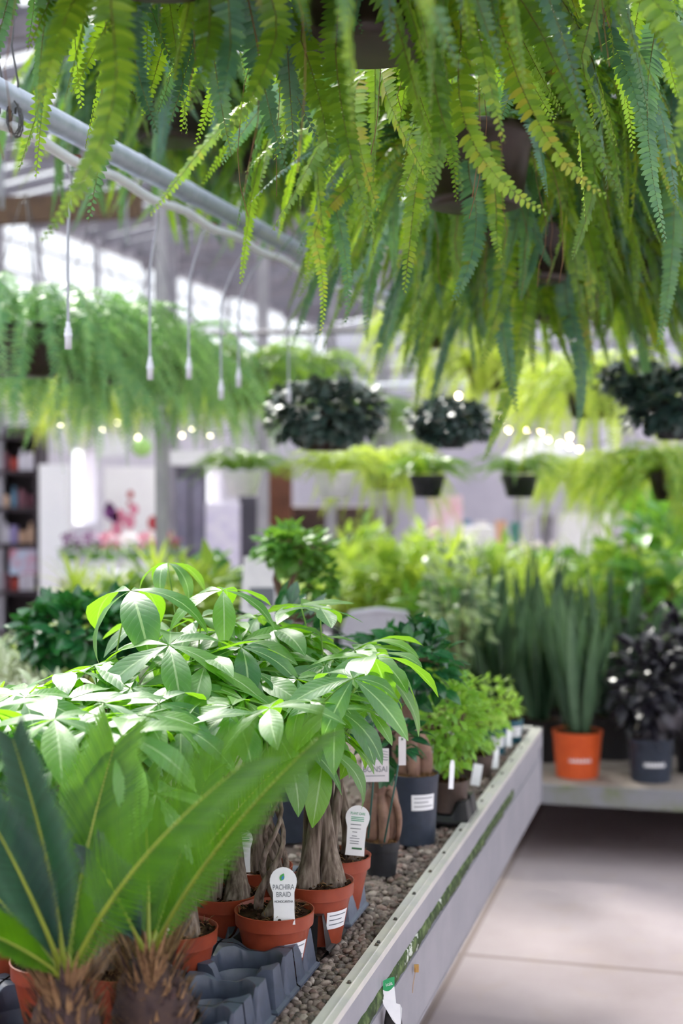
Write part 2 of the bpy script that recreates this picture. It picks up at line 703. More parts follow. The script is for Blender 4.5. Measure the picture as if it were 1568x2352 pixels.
# ------------------------------------------------------------------ gravel
t = NT('river gravel')
geo = t.n('ShaderNodeNewGeometry')
gcol = t.ramp(geo.outputs['Random Per Island'], [(0, '#2e2723'), (.2, '#5a4b44'), (.4, '#77685f'), (.55, '#8f7c74'), (.7, '#4a3d39'), (.85, '#7f5f55'), (1, '#b8aca2')])
gn = t.noise(250, 2)
gcol = t.mix(.25, gcol, t.ramp(gn, [(.3, '#4a403a'), (.7, '#c2b8b0')]))
M_GRAVEL = t.done(t.bsdf(gcol, .6, spec=.4).outputs[0])
mb = MB()
rr = random.Random(3)
lbeam(mb, A0, A1 - .03, -2.69, BL0, .672, .694)


def pebble(a, b, z, s):
    sc = (rr.uniform(.8, 1.3), rr.uniform(.7, 1.1), rr.uniform(.5, .8))
    o0 = len(mb.v)
    mb.ball((0, 0, 0), s, 7, 5, sc, jit=.08, rr=rr)
    Mx = Matrix.Rotation(rr.uniform(0, 6.3), 4, 'Z') @ Matrix.Rotation(rr.uniform(-.5, .5), 4, 'X')
    c = Lb(a, b, z)
    for i in range(o0, len(mb.v)):
        mb.v[i] = tuple(Mx @ Vector(mb.v[i]) + c)


for i in range(4600):
    q = rr.random()
    a = 1.75 + 2.6 * q ** 1.25
    b = BL0 - .005 - abs(rr.gauss(0, .13)) if rr.random() < .85 else rr.uniform(-1.2, BL0)
    if b < -1.3 or b > BL0 - .006:
        continue
    pebble(a, b, .694 + rr.uniform(0, .007), rr.uniform(.0048, .0098) * (1.2 if rr.random() < .2 else 1))
o = mb.build('gravel', M_GRAVEL)
o.location = W(2.4, -1.6, 0)
o.rotation_euler = (0, 0, -ANG)
o['kind'] = 'stuff'
tag(o, 'loose grey and pink pebbles spread over the bench bed inside the white rim', 'gravel')

# ------------------------------------------------------------------ lower bench beyond the aisle
lo = thing('plant_bench', 'low grey metal bench across the aisle carrying the orange pot', 'bench', W(6.4, .6, 0), -ANG)


def Ll(a, b, z):
    return Vector((b - .6, a - 6.4, z))


def lb2(mb, a0, a1, b0, b1, z0, z1):
    mb.box(Ll((a0 + a1) / 2, (b0 + b1) / 2, (z0 + z1) / 2), (abs(b1 - b0), abs(a1 - a0), abs(z1 - z0)))


mb = MB()
lb2(mb, 5.52, 7.45, -1.25, 2.6, .27, .292)
mb.build('bench_top', plain('bench boards', '#a89c93', '#8f847c', .7, 12), lo, smooth=False)
t = NT('mossy bench face')
f = t.noise(6, 4)
col = t.ramp(f, [(.45, '#83858a'), (.58, '#7c7f78'), (.68, '#69744a')])
M_FACE = t.done(t.bsdf(col, .6).outputs[0])
mb = MB()
lb2(mb, 5.50, 5.52, -1.25, 2.6, .225, .30)
mb.build('front_edge', M_FACE, lo, smooth=False)
for a in (5.7, 7.2):
    for b in (-1.1, .7, 2.4):
        mb = MB()
        lb2(mb, a - .03, a + .03, b - .03, b + .03, 0, .27)
        mb.build('leg', M_STEEL, lo, smooth=False)
# second tier bench behind, carrying the dracaenas
lo3 = thing('plant_bench', 'plant bench at the back under the yellow green dracaenas', 'bench', W(8.62, .3, 0), -ANG)
mb = MB()
mb.box((0, 0, .36), (6.0, 1.9, .04))
mb.box((0, -.94, .34), (6.0, .03, .1))
mb.build('bench_top', M_STEEL, lo3, smooth=False)
for x in (-2.8, 0, 2.8):
    for y in (-.85, .85):
        mb = MB()
        mb.box((x, y, .17), (.06, .06, .34))
        mb.build('leg', M_STEEL, lo3, smooth=False)
# ------------------------------------------------------------------ carry trays
def tray_mesh(rows, cols, pa, pb, mat, H=.064):
    """thermoformed carry tray: oval wells in rows. Outer sides carry V notches, the near side is cut low, walls between wells stay high"""
    mb = MB()
    n = 72
    fa, fb = pa / .128, pb / .128
    r0, r1 = .046, .0585

    def sq(an, ha, hb):
        c, s_ = math.cos(an), math.sin(an)
        k = min(hb / max(abs(c), 1e-6), ha / max(abs(s_), 1e-6))
        return c * k, s_ * k

    for i in range(rows):
        for j in range(cols):
            cx, cy = (j - (cols - 1) / 2) * pb, (i - (rows - 1) / 2) * pa

            def wall(an):
                """wall height factor in direction an (x to the right, y away from the viewer)"""
                dg = math.degrees(an) % 360
                side = int(((dg + 45) % 360) // 90)          # 0 +x, 1 +y, 2 -x, 3 -y
                q = abs(((dg + 45) % 90) - 45)
                if (side == 0 and j == cols - 1) or (side == 2 and j == 0):
                    return .13 if q < 3 else .13 + .87 * smooth01((q - 3) / 13)
                if side == 3 and i == 0:
                    return .32 + .68 * smooth01((q - 20) / 20)
                return .86 + .14 * smooth01((q - 12) / 25)
            rings = []
            hs = [H * wall(2 * PI * k / n) for k in range(n)]
            for lev in range(8):
                ring = []
                for k in range(n):
                    an = 2 * PI * k / n
                    h = hs[k]
                    ca, sa = math.cos(an) * fb, math.sin(an) * fa
                    rad = lambda z: r0 + (r1 - r0) * z / H
                    if lev == 0:
                        ring.append((0, 0, .004))
                    elif lev == 1:
                        ring.append((r0 * ca, r0 * sa, .004))
                    elif lev == 2:
                        z = min(h, .030)
                        ring.append((rad(z) * ca, rad(z) * sa, z))
                    elif lev == 3:
                        z = min(h, .0315)
                        ring.append(((rad(z) + .0016) * ca, (rad(z) + .0016) * sa, z))
                    elif lev == 4:
                        z = min(h, .033)
                        ring.append(((rad(z) + .0008) * ca, (rad(z) + .0008) * sa, z))
                    elif lev == 5:
                        ring.append(((rad(h) + .0008) * ca, (rad(h) + .0008) * sa, h))
                    elif lev == 6:
                        ring.append(((rad(h) + .0022) * ca, (rad(h) + .0022) * sa, h + .0012))
                    else:
                        x, y = sq(an, pa / 2 - .001, pb / 2 - .002)
                        ring.append((x, y, h + .0012))
                rings.append(ring)
            vs = [Vector((cx + x, cy + y, z)) for rg in rings for (x, y, z) in rg]
            mb.add(vs, [(l * n + k, l * n + (k + 1) % n, (l + 1) * n + (k + 1) % n, (l + 1) * n + k) for l in range(7) for k in range(n)])
            # outer skirt down to a flared lip and an inset foot
            rg = [[], [], [], [], []]
            for k in range(n):
                an = 2 * PI * k / n
                dg = math.degrees(an) % 360
                ox = 1 if j == cols - 1 else 0
                on = 1 if j == 0 else 0
                oy = 1 if i == rows - 1 else 0
                om = 1 if i == 0 else 0
                for l, (ex, z) in enumerate(((0, None), (.007, .010), (.012, .007), (.012, .003), (-.008, -.013))):
                    x, y = sq(an, pa / 2 - .001, pb / 2 - .002)
                    ex_ = ex
                    x += (ex_ * ox if x > pb / 2 - .004 else 0) - (ex_ * on if x < -pb / 2 + .004 else 0)
                    y += (ex_ * oy if y > pa / 2 - .003 else 0) - (ex_ * om if y < -pa / 2 + .003 else 0)
                    zz = rings[7][k][2] if z is None else min(z, rings[7][k][2])
                    rg[l].append(Vector((cx + x, cy + y, zz)))
            vs = [p for r in rg for p in r]
            fs = []
            for k in range(n):
                k2 = (k + 1) % n
                x = (rg[0][k].x + rg[0][k2].x) / 2 - cx
                y = (rg[0][k].y + rg[0][k2].y) / 2 - cy
                outer = (x > pb / 2 - .004 and j == cols - 1) or (x < -pb / 2 + .004 and j == 0) or (y > pa / 2 - .003 and i == rows - 1) or (y < -pa / 2 + .003 and i == 0)
                if outer:
                    fs += [(l * n + k, (l + 1) * n + k, (l + 1) * n + k2, l * n + k2) for l in range(4)]
            mb.add(vs, fs)
    return mb.mesh('carry_tray', mat)


def tray(rows, cols, a_near, mat, label, b_right=-.622, H=.064, pa=.102, pb=.120):
    me = tray_mesh(rows, cols, pa, pb, mat, H)
    o = put('carry_tray', me, None, W(a_near + pa * (rows - 1) / 2, b_right - pb * cols / 2, .714), (0, 0, -ANG))
    sharp(o, 38)
    tag(o, label, 'plant tray', 'plastic carry trays on the plant bench')
    return o


tray(2, 5, 2.005, M_GREYTRAY, 'grey plastic carry tray under the pot with the white name label')
tray(2, 5, 1.772, M_GREYTRAY, 'grey plastic carry tray at the lower edge, empty wells beside the sago palm')
tray(1, 4, 2.279, M_BLKTRAY, 'black plastic carry tray behind the grey trays next to the gravel', pa=.128)
tray(1, 4, 2.436, M_PALETRAY, 'pale grey carry tray behind the black tray, under the pot with the care label', pa=.122)


# ------------------------------------------------------------------ money trees
M_PACH = leafmat('money tree leaf', [(.2, '#2b6448'), (.5, '#427c44'), (.8, '#68a03e')], '#b0f40e', .42, .46, veins=11, spec=.7, rib='#a9c890', coat=.8)


def pot_parts(root, r=.062, h=.10, mat=M_TERRA, lip=.022, soil=True, soilmat=M_SOIL, seed=0, tap=.66, lift=0):
    mb = MB()
    rb = r * tap
    rm = rb + (r - rb) * (1 - lip / h) * .96
    mb.lathe([(0, .002), (rb * .92, .002), (rb, 0), (rb, .003), (rm, h - lip), (r * .985, h - lip + .001), (r, h - .003), (r * 1.015, h), (r * .985, h + .0006), (r * .955, h - .003), (rm * .95, h - lip), (rb * .93, .01)], 40)
    pot = sharp(mb.build('pot', mat, root), 40)
    if soil:
        mb = MB()
        rr = random.Random(seed)
        n, rings = 28, 7
        vs, fs = [], []
        for i in range(rings + 1):
            q = r * .965 * i / rings
            for j in range(n):
                an = 2 * PI * j / n
                z = h - .008 + (.008 * (1 - (i / rings) ** 2)) + rr.uniform(-.002, .0025)
                vs.append(Vector((q * math.cos(an), q * math.sin(an), z)))
        for i in range(rings):
            for j in range(n):
                fs.append((i * n + j, (i + 1) * n + j, (i + 1) * n + (j + 1) % n, i * n + (j + 1) % n))
        mb.add(vs, fs)
        for k in range(110):       # crumbs and fibres
            an, q = rr.uniform(0, 6.28), r * .93 * math.sqrt(rr.random())
            c = Vector((q * math.cos(an), q * math.sin(an), h - .004 + .007 * (1 - (q / r) ** 2)))
            if rr.random() < .55:
                mb.ball(c, rr.uniform(.0015, .0042), 6, 4, (1, 1, .7), jit=.2, rr=rr)
            else:
                d = Vector((rr.uniform(-1, 1), rr.uniform(-1, 1), rr.uniform(0, .5))).normalized() * rr.uniform(.006, .016)
                mb.tube([c, c + d * .5 + Vector((0, 0, .002)), c + d], [.0007, .0006, .0003], 4, mi=1)
        mb.build('soil', [soilmat, M_FIBRE], root)
    return pot


def sticker(root, r0, r1, h, z0, z1, an, half, lines=3, mat=None, name='price_sticker'):
    """curved paper sticker on a conical pot wall, from height z0 to z1, centred on azimuth an"""
    mb = MB()
    n = 10
    vs, fs = [], []
    for i in range(n + 1):
        q = an - half + 2 * half * i / n
        for z in (z0, z1):
            r = r0 + (r1 - r0) * z / h + .0012
            vs.append(Vector((r * math.cos(q), r * math.sin(q), z)))
    for i in range(n):
        fs.append((2 * i, 2 * i + 2, 2 * i + 3, 2 * i + 1))
    mb.add(vs, fs)
    for k in range(lines):
        zc = z1 - (z1 - z0) * (k + .8) / (lines + .8)
        th = (z1 - z0) * .028
        vs, fs = [], []
        for i in range(n + 1):
            q = an - half * .8 + 1.6 * half * (1 - .25 * (k % 2)) * i / n
            for z in (zc - th, zc + th):
                r = r0 + (r1 - r0) * z / h + .0016
                vs.append(Vector((r * math.cos(q), r * math.sin(q), z)))
        for i in range(n):
            fs.append((2 * i, 2 * i + 2, 2 * i + 3, 2 * i + 1))
        mb.add(vs, fs, mi=1)
    mb.build(name, [M_LABEL, M_PRINTG], root)


def trunk_mesh(hgt, nst, rb, spread, seed, twist=2.2, green=False, fat=1.):
    rr = random.Random(seed)
    mb = MB()
    ph0 = rr.uniform(0, 6)
    for k in range(nst):
        ph = ph0 + 2 * PI * k / nst
        pts, rad = [], []
        m = 15
        for i in range(m):
            t_ = i / (m - 1)
            q = spread * (1 - t_) ** 1.3 + .0075
            an = ph + twist * t_ * (1 + .6 * t_)
            pts.append(Vector((q * math.cos(an), q * math.sin(an), -.012 + hgt * t_)))
            r = rb * (1 - .62 * t_ ** .7)
            if t_ < .3:
                r *= 1 + .42 * fat * (1 - t_ / .3)
            r *= 1 + rr.uniform(-.05, .05)
            rad.append(r)
        mb.tube(pts, rad, 12)
    return mb


def leaf_obj(root, hub, axis, yaw, size, n, droop, base, seed, tilt=.0, spread=2 * PI, asym=0):
    """one compound leaf: a thin petiole from base to hub and n drooping leaflets; all in the root's local frame"""
    rr = random.Random(seed)
    mb = MB()
    hub, base = Vector(hub), Vector(base)
    mid = (hub + base) / 2 + Vector((0, 0, .015)) + (hub - base).cross(Vector((rr.uniform(-1, 1), rr.uniform(-1, 1), 0))) * .08
    pts = [base * (1 - t_) ** 2 + mid * 2 * t_ * (1 - t_) + hub * t_ ** 2 for t_ in [i / 8 for i in range(9)]]
    mb.tube(pts, [.0019 - .0006 * i / 8 for i in range(9)], 6, mi=1)
    ax, sd, up = frame_for(Vector(axis), Vector((.01, .02, 1)) if abs(Vector(axis).normalized().z) < .95 else Vector((0, 1, 0)))
    for k in range(n):
        an = yaw + spread * (k / n if spread > 6 else (k / (n - 1) - .5)) + rr.uniform(-.13, .13)
        d = sd * math.cos(an) + up * math.sin(an)
        d = (d + ax * (.0 + rr.uniform(-.16, .12) + tilt)).normalized()
        nr = ax + Vector((rr.uniform(-.25, .25), rr.uniform(-.25, .25), .15))
        L = 1.08 * size * (1 - asym * (.5 - .5 * math.cos(an - yaw))) * rr.uniform(.85, 1.12)
        mb.blade(hub + d * .003, d, nr, L, L * rr.uniform(.30, .37), s_obov, droop + rr.uniform(-.25, .3), 9, .22, 0, 2, .05, .1)
    return mb.build('leaf', [M_PACH, M_GREENSTEM], root)


POT_H, POT_R = .10, .062
PZ = .720


def money_tree(i_label, loc, trunk_h, nst, rb, seed, hubs, spread=.030, potmat=M_TERRA, rz=0., twist=2.2, pot_r=POT_R, fat=1.):
    rr = random.Random(seed)
    root = thing('money_tree', i_label, 'potted plant', loc, 0, 'braided money trees in red pots')
    pot_parts(root, pot_r, POT_H, potmat, seed=seed)
    tb = trunk_mesh(trunk_h, nst, rb, spread, seed, twist, fat=fat)
    o = tb.build('trunk', M_BARK, root)
    o.location = (0, 0, POT_H)
    o.rotation_euler = (0, 0, rz)
    top = Vector((0, 0, POT_H + trunk_h - .02))
    for k, hb in enumerate(hubs):
        (wx, axis, yaw, size, n, droop) = hb
        leaf_obj(root, Vector(wx) - Vector(loc), axis, yaw, size, n, droop, top + Vector((rr.uniform(-.008, .008), rr.uniform(-.008, .008), rr.uniform(-.03, .01))), seed * 100 + k)
    return root


def up_axis(rr, k=.45):
    return Vector((rr.uniform(-k, k), rr.uniform(-k, k) - .1, 1)).normalized()


# leaf hubs read off the photograph: (px, py, distance, leaflet size, leaflets, droop, axis)
HUBS = [
    (384, 1293, 2.62, .085, 5, 1.5, (0, 0, 1)), (300, 1357, 2.40, .145, 5, 1.35, (-.15, -.2, 1)), (512, 1356, 2.45, .105, 6, .9, (.05, -.25, 1)),
    (690, 1388, 2.62, .105, 6, .35, (0, -.05, 1)), (735, 1396, 2.50, .085, 5, .35, (.1, -.1, 1)), (462, 1418, 2.50, .10, 6, .6, (-.1, -.1, 1)),
    (388, 1482, 2.26, .14, 6, .75, (0, -.3, 1)), (555, 1487, 2.32, .125, 6, .9, (.15, -.3, 1)), (268, 1513, 2.30, .10, 5, .8, (-.2, -.1, 1)),
    (365, 1616, 2.08, .125, 7, .85, (.05, -.4, 1)), (560, 1608, 2.18, .13, 6, .7, (.2, -.35, 1)), (533, 1622, 2.12, .10, 6, 1.1, (.2, -.3, 1)),
    (212, 1662, 2.02, .125, 6, 1.0, (-.2, -.35, 1)), (70, 1580, 2.25, .12, 6, .7, (-.1, -.2, 1)), (150, 1610, 2.12, .13, 6, .6, (-.1, -.25, 1)),
    (20, 1660, 2.1, .12, 6, .9, (-.2, -.2, 1)), (778, 1608, 2.30, .115, 6, .8, (.2, -.45, 1)), (765, 1515, 2.45, .11, 5, .7, (.2, -.2, 1)),
    (846, 1630, 2.36, .082, 5, .55, (.35, -.25, 1)), (862, 1538, 2.5, .12, 5, 1.0, (.45, -.2, 1)), (700, 1560, 2.35, .10, 6, .9, (.1, -.3, 1)),
    (640, 1470, 2.5, .105, 6, .8, (.1, -.2, 1)), (690, 1450, 2.6, .10, 6, .7, (.1, -.15, 1)), (745, 1722, 2.24, .13, 5, 1.5, (.15, -.4, .8)),
    (640, 1690, 2.2, .12, 6, 1.1, (.0, -.4, 1)), (470, 1530, 2.25, .12, 6, .8, (0, -.2, 1)), (420, 1570, 2.2, .12, 6, .7, (0, -.3, 1)),
    (300, 1580, 2.18, .12, 6, .8, (-.1, -.3, 1)), (590, 1420, 2.6, .10, 6, .7, (.1, -.1, 1)), (100, 1585, 2.4, .11, 6, .7, (-.1, -.1, 1)),
    (10, 1590, 2.4, .11, 6, .7, (-.1, -.1, 1)), (660, 1620, 2.25, .11, 6, .9, (.1, -.3, 1)), (720, 1660, 2.3, .11, 6, 1.0, (.15, -.3, 1)),
    (800, 1570, 2.5, .10, 6, .8, (.2, -.2, 1)), (480, 1680, 2.1, .115, 6, 1.0, (.1, -.4, 1)), (280, 1690, 2.05, .115, 6, 1.0, (-.1, -.4, 1)),
    (110, 1700, 2.05, .12, 6, 1.0, (-.1, -.3, 1)), (770, 1690, 2.35, .10, 5, 1.2, (.2, -.3, 1)), (580, 1540, 2.3, .115, 6, .8, (.1, -.3, 1)),
    (500, 1450, 2.55, .10, 6, .6, (0, -.1, 1)), (350, 1420, 2.6, .10, 6, .7, (0, -.1, 1)), (230, 1590, 2.3, .11, 6, .7, (-.1, -.2, 1)),
]
TREES = [   # (px, rim py, distance, trunk height, strands, strand radius, label, seed, spread, twist)
    (630, 2097, 2.21, .235, 4, .0070, 'slim green braided money tree in the red pot holding the white name label', 21, .020, 5.0),
    (513, 2064, 2.30, .22, 4, .0175, 'thick grey trunked money tree in a red pot, second from the gravel edge', 22, .026, 1.2),
    (728, 2028, 2.37, .22, 3, .019, 'two stout bare trunks of a money tree in a red pot above the black tray', 23, .020, .9),
    (772, 1975, 2.53, .20, 3, .014, 'money tree in the red pot that holds the tall care label', 24, .02, 1.2),
    (405, 2138, 2.12, .21, 3, .0165, 'money tree in a red pot of peat behind the right sago palm', 25, .022, 1.2),
    (126, 2222, 1.98, .22, 3, .015, 'money tree in a red pot behind the left sago palm', 26, .022, 1.4),
    (284, 2236, 1.95, .22, 3, .016, 'money tree in a low red pot seen between the two sago palms', 27, .024, 1.4),
    (20, 2150, 2.12, .22, 3, .015, 'money tree in a red pot cut by the left picture edge', 28, .022, 1.4),
    (590, 2000, 2.46, .22, 4, .015, 'money tree in a red pot standing behind the green braided one', 29, .022, 1.8),
    (432, 2010, 2.44, .22, 4, .015, 'money tree in a red pot behind the thick grey trunks', 30, .022, 1.4),
    (250, 2060, 2.34, .22, 4, .015, 'money tree behind the sago leaves, half hidden, in the middle of the bench', 31, .022, 1.4),
    (100, 2040, 2.42, .22, 4, .015, 'money tree behind the left sago leaves at the back of the group', 32, .022, 1.4),
]
locs = []
for tr_ in TREES:
    p = P(tr_[0], tr_[1], tr_[2])
    locs.append(Vector((p.x, p.y, PZ)))
assign = [[] for _ in TREES]
rr = random.Random(77)
for hb in HUBS:
    p = P(*hb[:3])
    best = min(range(len(TREES)), key=lambda k: (locs[k].xy - p.xy).length + .012 * len(assign[k]))
    ax = Vector(hb[6])
    assign[best].append((p, ax, rr.uniform(0, 6.28), hb[3], hb[4], hb[5]))
for k, l in enumerate(locs):         # lower and hidden leaves that fill every crown
    want = 5 if k in (0, 1, 2, 4) else 7
    for q in range(want):
        an = rr.uniform(0, 6.28)
        rad = rr.uniform(.05, .15)
        p = l + Vector((rad * math.cos(an), rad * math.sin(an), rr.uniform(.33, .46) if k in (5, 6, 7, 11) else rr.uniform(.36, .51)))
        if k in (0, 1, 2, 3) and p.z < l.z + .40:
            p.z = l.z + .40 + rr.uniform(0, .05)
        assign[k].append((p, up_axis(rr), rr.uniform(0, 6.28), rr.uniform(.09, .12), 6, rr.uniform(.5, 1.0)))
for k, tr_ in enumerate(TREES):
    root = money_tree(tr_[6], locs[k], tr_[3], tr_[4], tr_[5], tr_[7], assign[k], tr_[8], rz=k * 1.3, twist=tr_[9], pot_r=.056 if k == 1 else POT_R)
    if k in (0, 2):
        sticker(root, POT_R * .66, POT_R * .99, POT_H, .03, .06, -PI / 2 + .75, .42)


# ------------------------------------------------------------------ plant labels
def label_outline(w, h, neck, head):
    """rounded head, waist, straight foot: points in x, z"""
    pts = []
    for i in range(15):
        an = -.35 + (PI + .7) * i / 14
        pts.append((head * math.cos(an), h - head + head * math.sin(an)))
    left = [(-neck, h * .56), (-w * .95, h * .25), (-w, .0)]
    right = [(w, .0), (w * .95, h * .25), (neck, h * .56)]
    return pts + left + right


def flat_card(mb, pts, th, mi=0):
    n = len(pts)
    vs = [Vector((x, -th / 2, z)) for x, z in pts] + [Vector((x, th / 2, z)) for x, z in pts]
    mb.add(vs, [tuple(range(n))[::-1], tuple(range(n, 2 * n))] + [(i, (i + 1) % n, n + (i + 1) % n, n + i) for i in range(n)], mi=mi)


XZ = Matrix(((1, 0, 0, 0), (0, 0, -1, 0), (0, 1, 0, 0), (0, 0, 0, 1)))     # text plane facing -y


def stake_label(p, h, rz, tiltx, tilty, label):
    root = thing('plant_label', label, 'plant label', p)
    root.rotation_euler = (tiltx, tilty, rz)
    mb = MB()
    flat_card(mb, label_outline(.0165 * h / .085, h, .0165 * h / .085, .0208 * h / .085), .0006)
    mb.build('card', M_LABEL, root, smooth=False)
    return root


# name label of the green braided tree
lb = stake_label(P(653, 2124, 2.158), .086, -.10, -.16, -.05, 'white name label with green leaf and printed plant name, in the front red pot')
for body, z, sz, m in (('PACHIRA', .0525, .0110, M_PRINTG), ('BRAID', .0415, .0110, M_PRINTG), ('MONOCANTHA', .0328, .0053, M_PRINTD)):
    text_mesh(body, sz, m, lb, Vector((0, -.0006, z)), XZ, sx=.74)
mb = MB()
mb.blade(Vector((-.004, -.0008, .0655)), Vector((.45, 0, 1)), Vector((0, -1, 0)), .0125, .0075, s_ellip, 0, 8, .1)
mb.build('leaf_print', plain('leaf print green', '#5cb84a', '#3f9f58', .5, 300), lb)
mb = MB()
mb.blade(Vector((-.002, -.0011, .067)), Vector((.45, 0, 1)), Vector((0, -1, 0)), .007, .0034, s_ellip, 0, 6, .1)
mb.build('leaf_print', plain('leaf print blue', '#3f86c8', rough=.5), lb)
# care label further back
lb = stake_label(P(814, 1965, 2.50), .088, -.05, -.10, .08, 'tall white care label with small print in the red pot beside the black pot')
text_mesh('PLANT CARE', .0062, M_PRINTGR, lb, Vector((0, -.0006, .0715)), XZ, sx=.72)
mb = MB()
for z in (.067, .064, .061):
    mb.box((0, -.0005, z), (.023, .0003, .0013))
mb.build('print', M_PRINTGR, lb, smooth=False)
mb = MB()
rr = random.Random(2)
for k, z in enumerate((.054, .047, .041, .034, .030, .025, .021)):
    w = rr.uniform(.008, .019)
    mb.box((-.004 + w * .1, -.0005, z), (w, .0003, .0012))
mb.build('print', M_PRINTG, lb, smooth=False)
mb = MB()
mb.box((.003, -.0006, .0125), (.018, .0003, .0035))
mb.build('print', plain('print deep green', '#3b6e4c', rough=.5), lb, smooth=False)
# the label half hidden behind the thick trunks and the one between the sagos
lb = stake_label(P(556, 2004, 2.36), .072, .25, -.12, .03, 'white plant label half hidden behind the thick grey trunks')
mb = MB()
for z in (.056, .052):
    mb.box((.004, -.0005, z), (.016, .0003, .0016))
mb.build('print', M_PRINTGR, lb, smooth=False)
lb = stake_label(P(146, 2240, 1.90), .066, .5, -.12, .02, 'white plant label with dark print behind the left sago stems')
mb = MB()
for z in (.03, .036, .042, .048):
    mb.box((0, -.0005, z), (.020, .0003, .0026))
mb.build('print', M_PRINTD, lb, smooth=False)
lb = stake_label(P(244, 2118, 2.2), .05, -.3, -.1, .0, 'small white plant label behind the big sago leaf')
mb = MB()
for z in (.03, .036):
    mb.box((0, -.0005, z), (.018, .0003, .002))
mb.build('print', M_PRINTD, lb, smooth=False)
# thin blank stakes seen edge-on
for (px, py, D, h, ty, lab) in ((390, 2240, 1.86, .062, .05, 'thin white stake label standing in front of the peat pot'), (122, 2222, 1.93, .05, -.02, 'narrow white stake label behind the left sago stems'), (1035, 1812, 3.06, .062, .18, 'white stake label in the brown pot under the pale green fig')):
    root = thing('stake_label', lab, 'plant label', P(px, py, D))
    root.rotation_euler = (-.1, ty, 1.15 if D < 2.5 else .7)
    mb = MB()
    flat_card(mb, [(.0068, 0), (.0072, h * .8), (.005, h * .97), (0, h), (-.005, h * .97), (-.0072, h * .8), (-.0068, 0)], .0009)
    mb.build('card', M_LABEL, root, smooth=False)


# ------------------------------------------------------------------ sago palms
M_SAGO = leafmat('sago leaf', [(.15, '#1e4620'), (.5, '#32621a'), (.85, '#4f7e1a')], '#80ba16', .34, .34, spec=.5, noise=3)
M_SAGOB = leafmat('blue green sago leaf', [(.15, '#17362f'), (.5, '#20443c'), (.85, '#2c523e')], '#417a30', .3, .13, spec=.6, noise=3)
M_SAGORIB = plain('sago midrib', '#8e9a36', '#7c8a30', .45, 20)


def bez(p0, p1, p2, t_):
    return p0 * (1 - t_) ** 2 + p1 * 2 * t_ * (1 - t_) + p2 * t_ ** 2


def sago_frond(root, org, pts, Lw, face, seed, t0=.12, n=50, droopz=.2, ang=.95):
    """pinnate frond along a bezier; leaflets long and narrow, in a shallow V around `face`"""
    rr = random.Random(seed)
    p0, p1, p2 = [Vector(p) - org for p in pts]
    mb = MB()
    cs = [bez(p0, p1, p2, i / 20) for i in range(21)]
    mb.tube(cs, [.0042 - .0034 * (i / 20) for i in range(21)], 7, mi=1)
    face = Vector(face).normalized()
    for k in range(n):
        t_ = t0 + (1 - t0) * k / (n - 1)
        p = bez(p0, p1, p2, t_)
        d = (bez(p0, p1, p2, min(1, t_ + .02)) - bez(p0, p1, p2, t_ - .02)).normalized()
        sd = d.cross(face).normalized()
        nr = sd.cross(d)
        q = (t_ - t0) / (1 - t0)
        L = Lw * min(1, .22 + q * 3.0) * (1 - .55 * max(0, q - .5) ** 1.0) * rr.uniform(.94, 1.06)
        for s_ in (-1, 1):
            dd = (sd * s_ * math.sin(ang * (1 - .38 * q)) + d * math.cos(ang * (1 - .38 * q)) + nr * .42).normalized()
            mb.blade(p, dd, nr, L * rr.uniform(.9, 1.05), .0056, s_blade, .3, 4, .3, 0, 1)
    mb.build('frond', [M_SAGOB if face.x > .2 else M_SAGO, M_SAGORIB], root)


def sago(name_label, base_px, crown, potc, fronds, seed, trunk_r):
    rr = random.Random(seed)
    org = Vector((potc.x, potc.y, PZ - .012))
    root = thing('sago_palm', name_label, 'potted plant', org, 0, 'sago palms in black pots')
    ph = .108
    pot_parts(root, .056, ph, M_BLACK, lip=.016, seed=seed, tap=.8)
    cr = crown - org
    mb = MB()
    z0 = ph - .02
    prof = [(trunk_r * 1.05, z0), (trunk_r * 1.22, z0 + (cr.z - z0) * .3), (trunk_r * 1.0, z0 + (cr.z - z0) * .65), (trunk_r * .55, cr.z - .002), (0, cr.z + .004)]
    mb.lathe(prof, 24, wob=.08, seed=seed)
    for i in range(len(mb.v)):
        v = mb.v[i]
        k = max(0, (v[2] - z0) / (cr.z - z0))
        mb.v[i] = (v[0] + cr.x * k, v[1] + cr.y * k, v[2])
    for k in range(330):       # old leaf bases and fibres
        t_ = rr.random()
        z = z0 + (cr.z - z0) * t_
        an = rr.uniform(0, 6.28)
        r = trunk_r * (1.2 - .62 * t_)
        p = Vector((r * math.cos(an) + cr.x * t_, r * math.sin(an) + cr.y * t_, z))
        d = Vector((math.cos(an) * .45, math.sin(an) * .45, rr.uniform(.6, 1.4)))
        mb.blade(p, d, Vector((math.cos(an), math.sin(an), 0)), rr.uniform(.018, .042) * (1 + .9 * (t_ > .7)), rr.uniform(.004, .009), s_lance, rr.uniform(-.5, .3) if t_ < .7 else rr.uniform(-.35, -.1), 3, .3, 1 if rr.random() < .35 + .6 * t_ else 2)
    mb.build('trunk', [plain('sago core', '#4d3b33', '#35282a', .9, 60), plain('sago scale', '#9a7a56', '#6d5038', .8, 90), plain('sago fibre', '#5a4644', '#3c2f33', .9, 90)], root)
    for k, fd in enumerate(fronds):
        pts = [P(*q) for q in fd[0]]
        sago_frond(root, org, pts, fd[1] * 1.34, fd[2], seed * 10 + k, (fd[3] if len(fd) > 3 else .22) * .55)
    return root


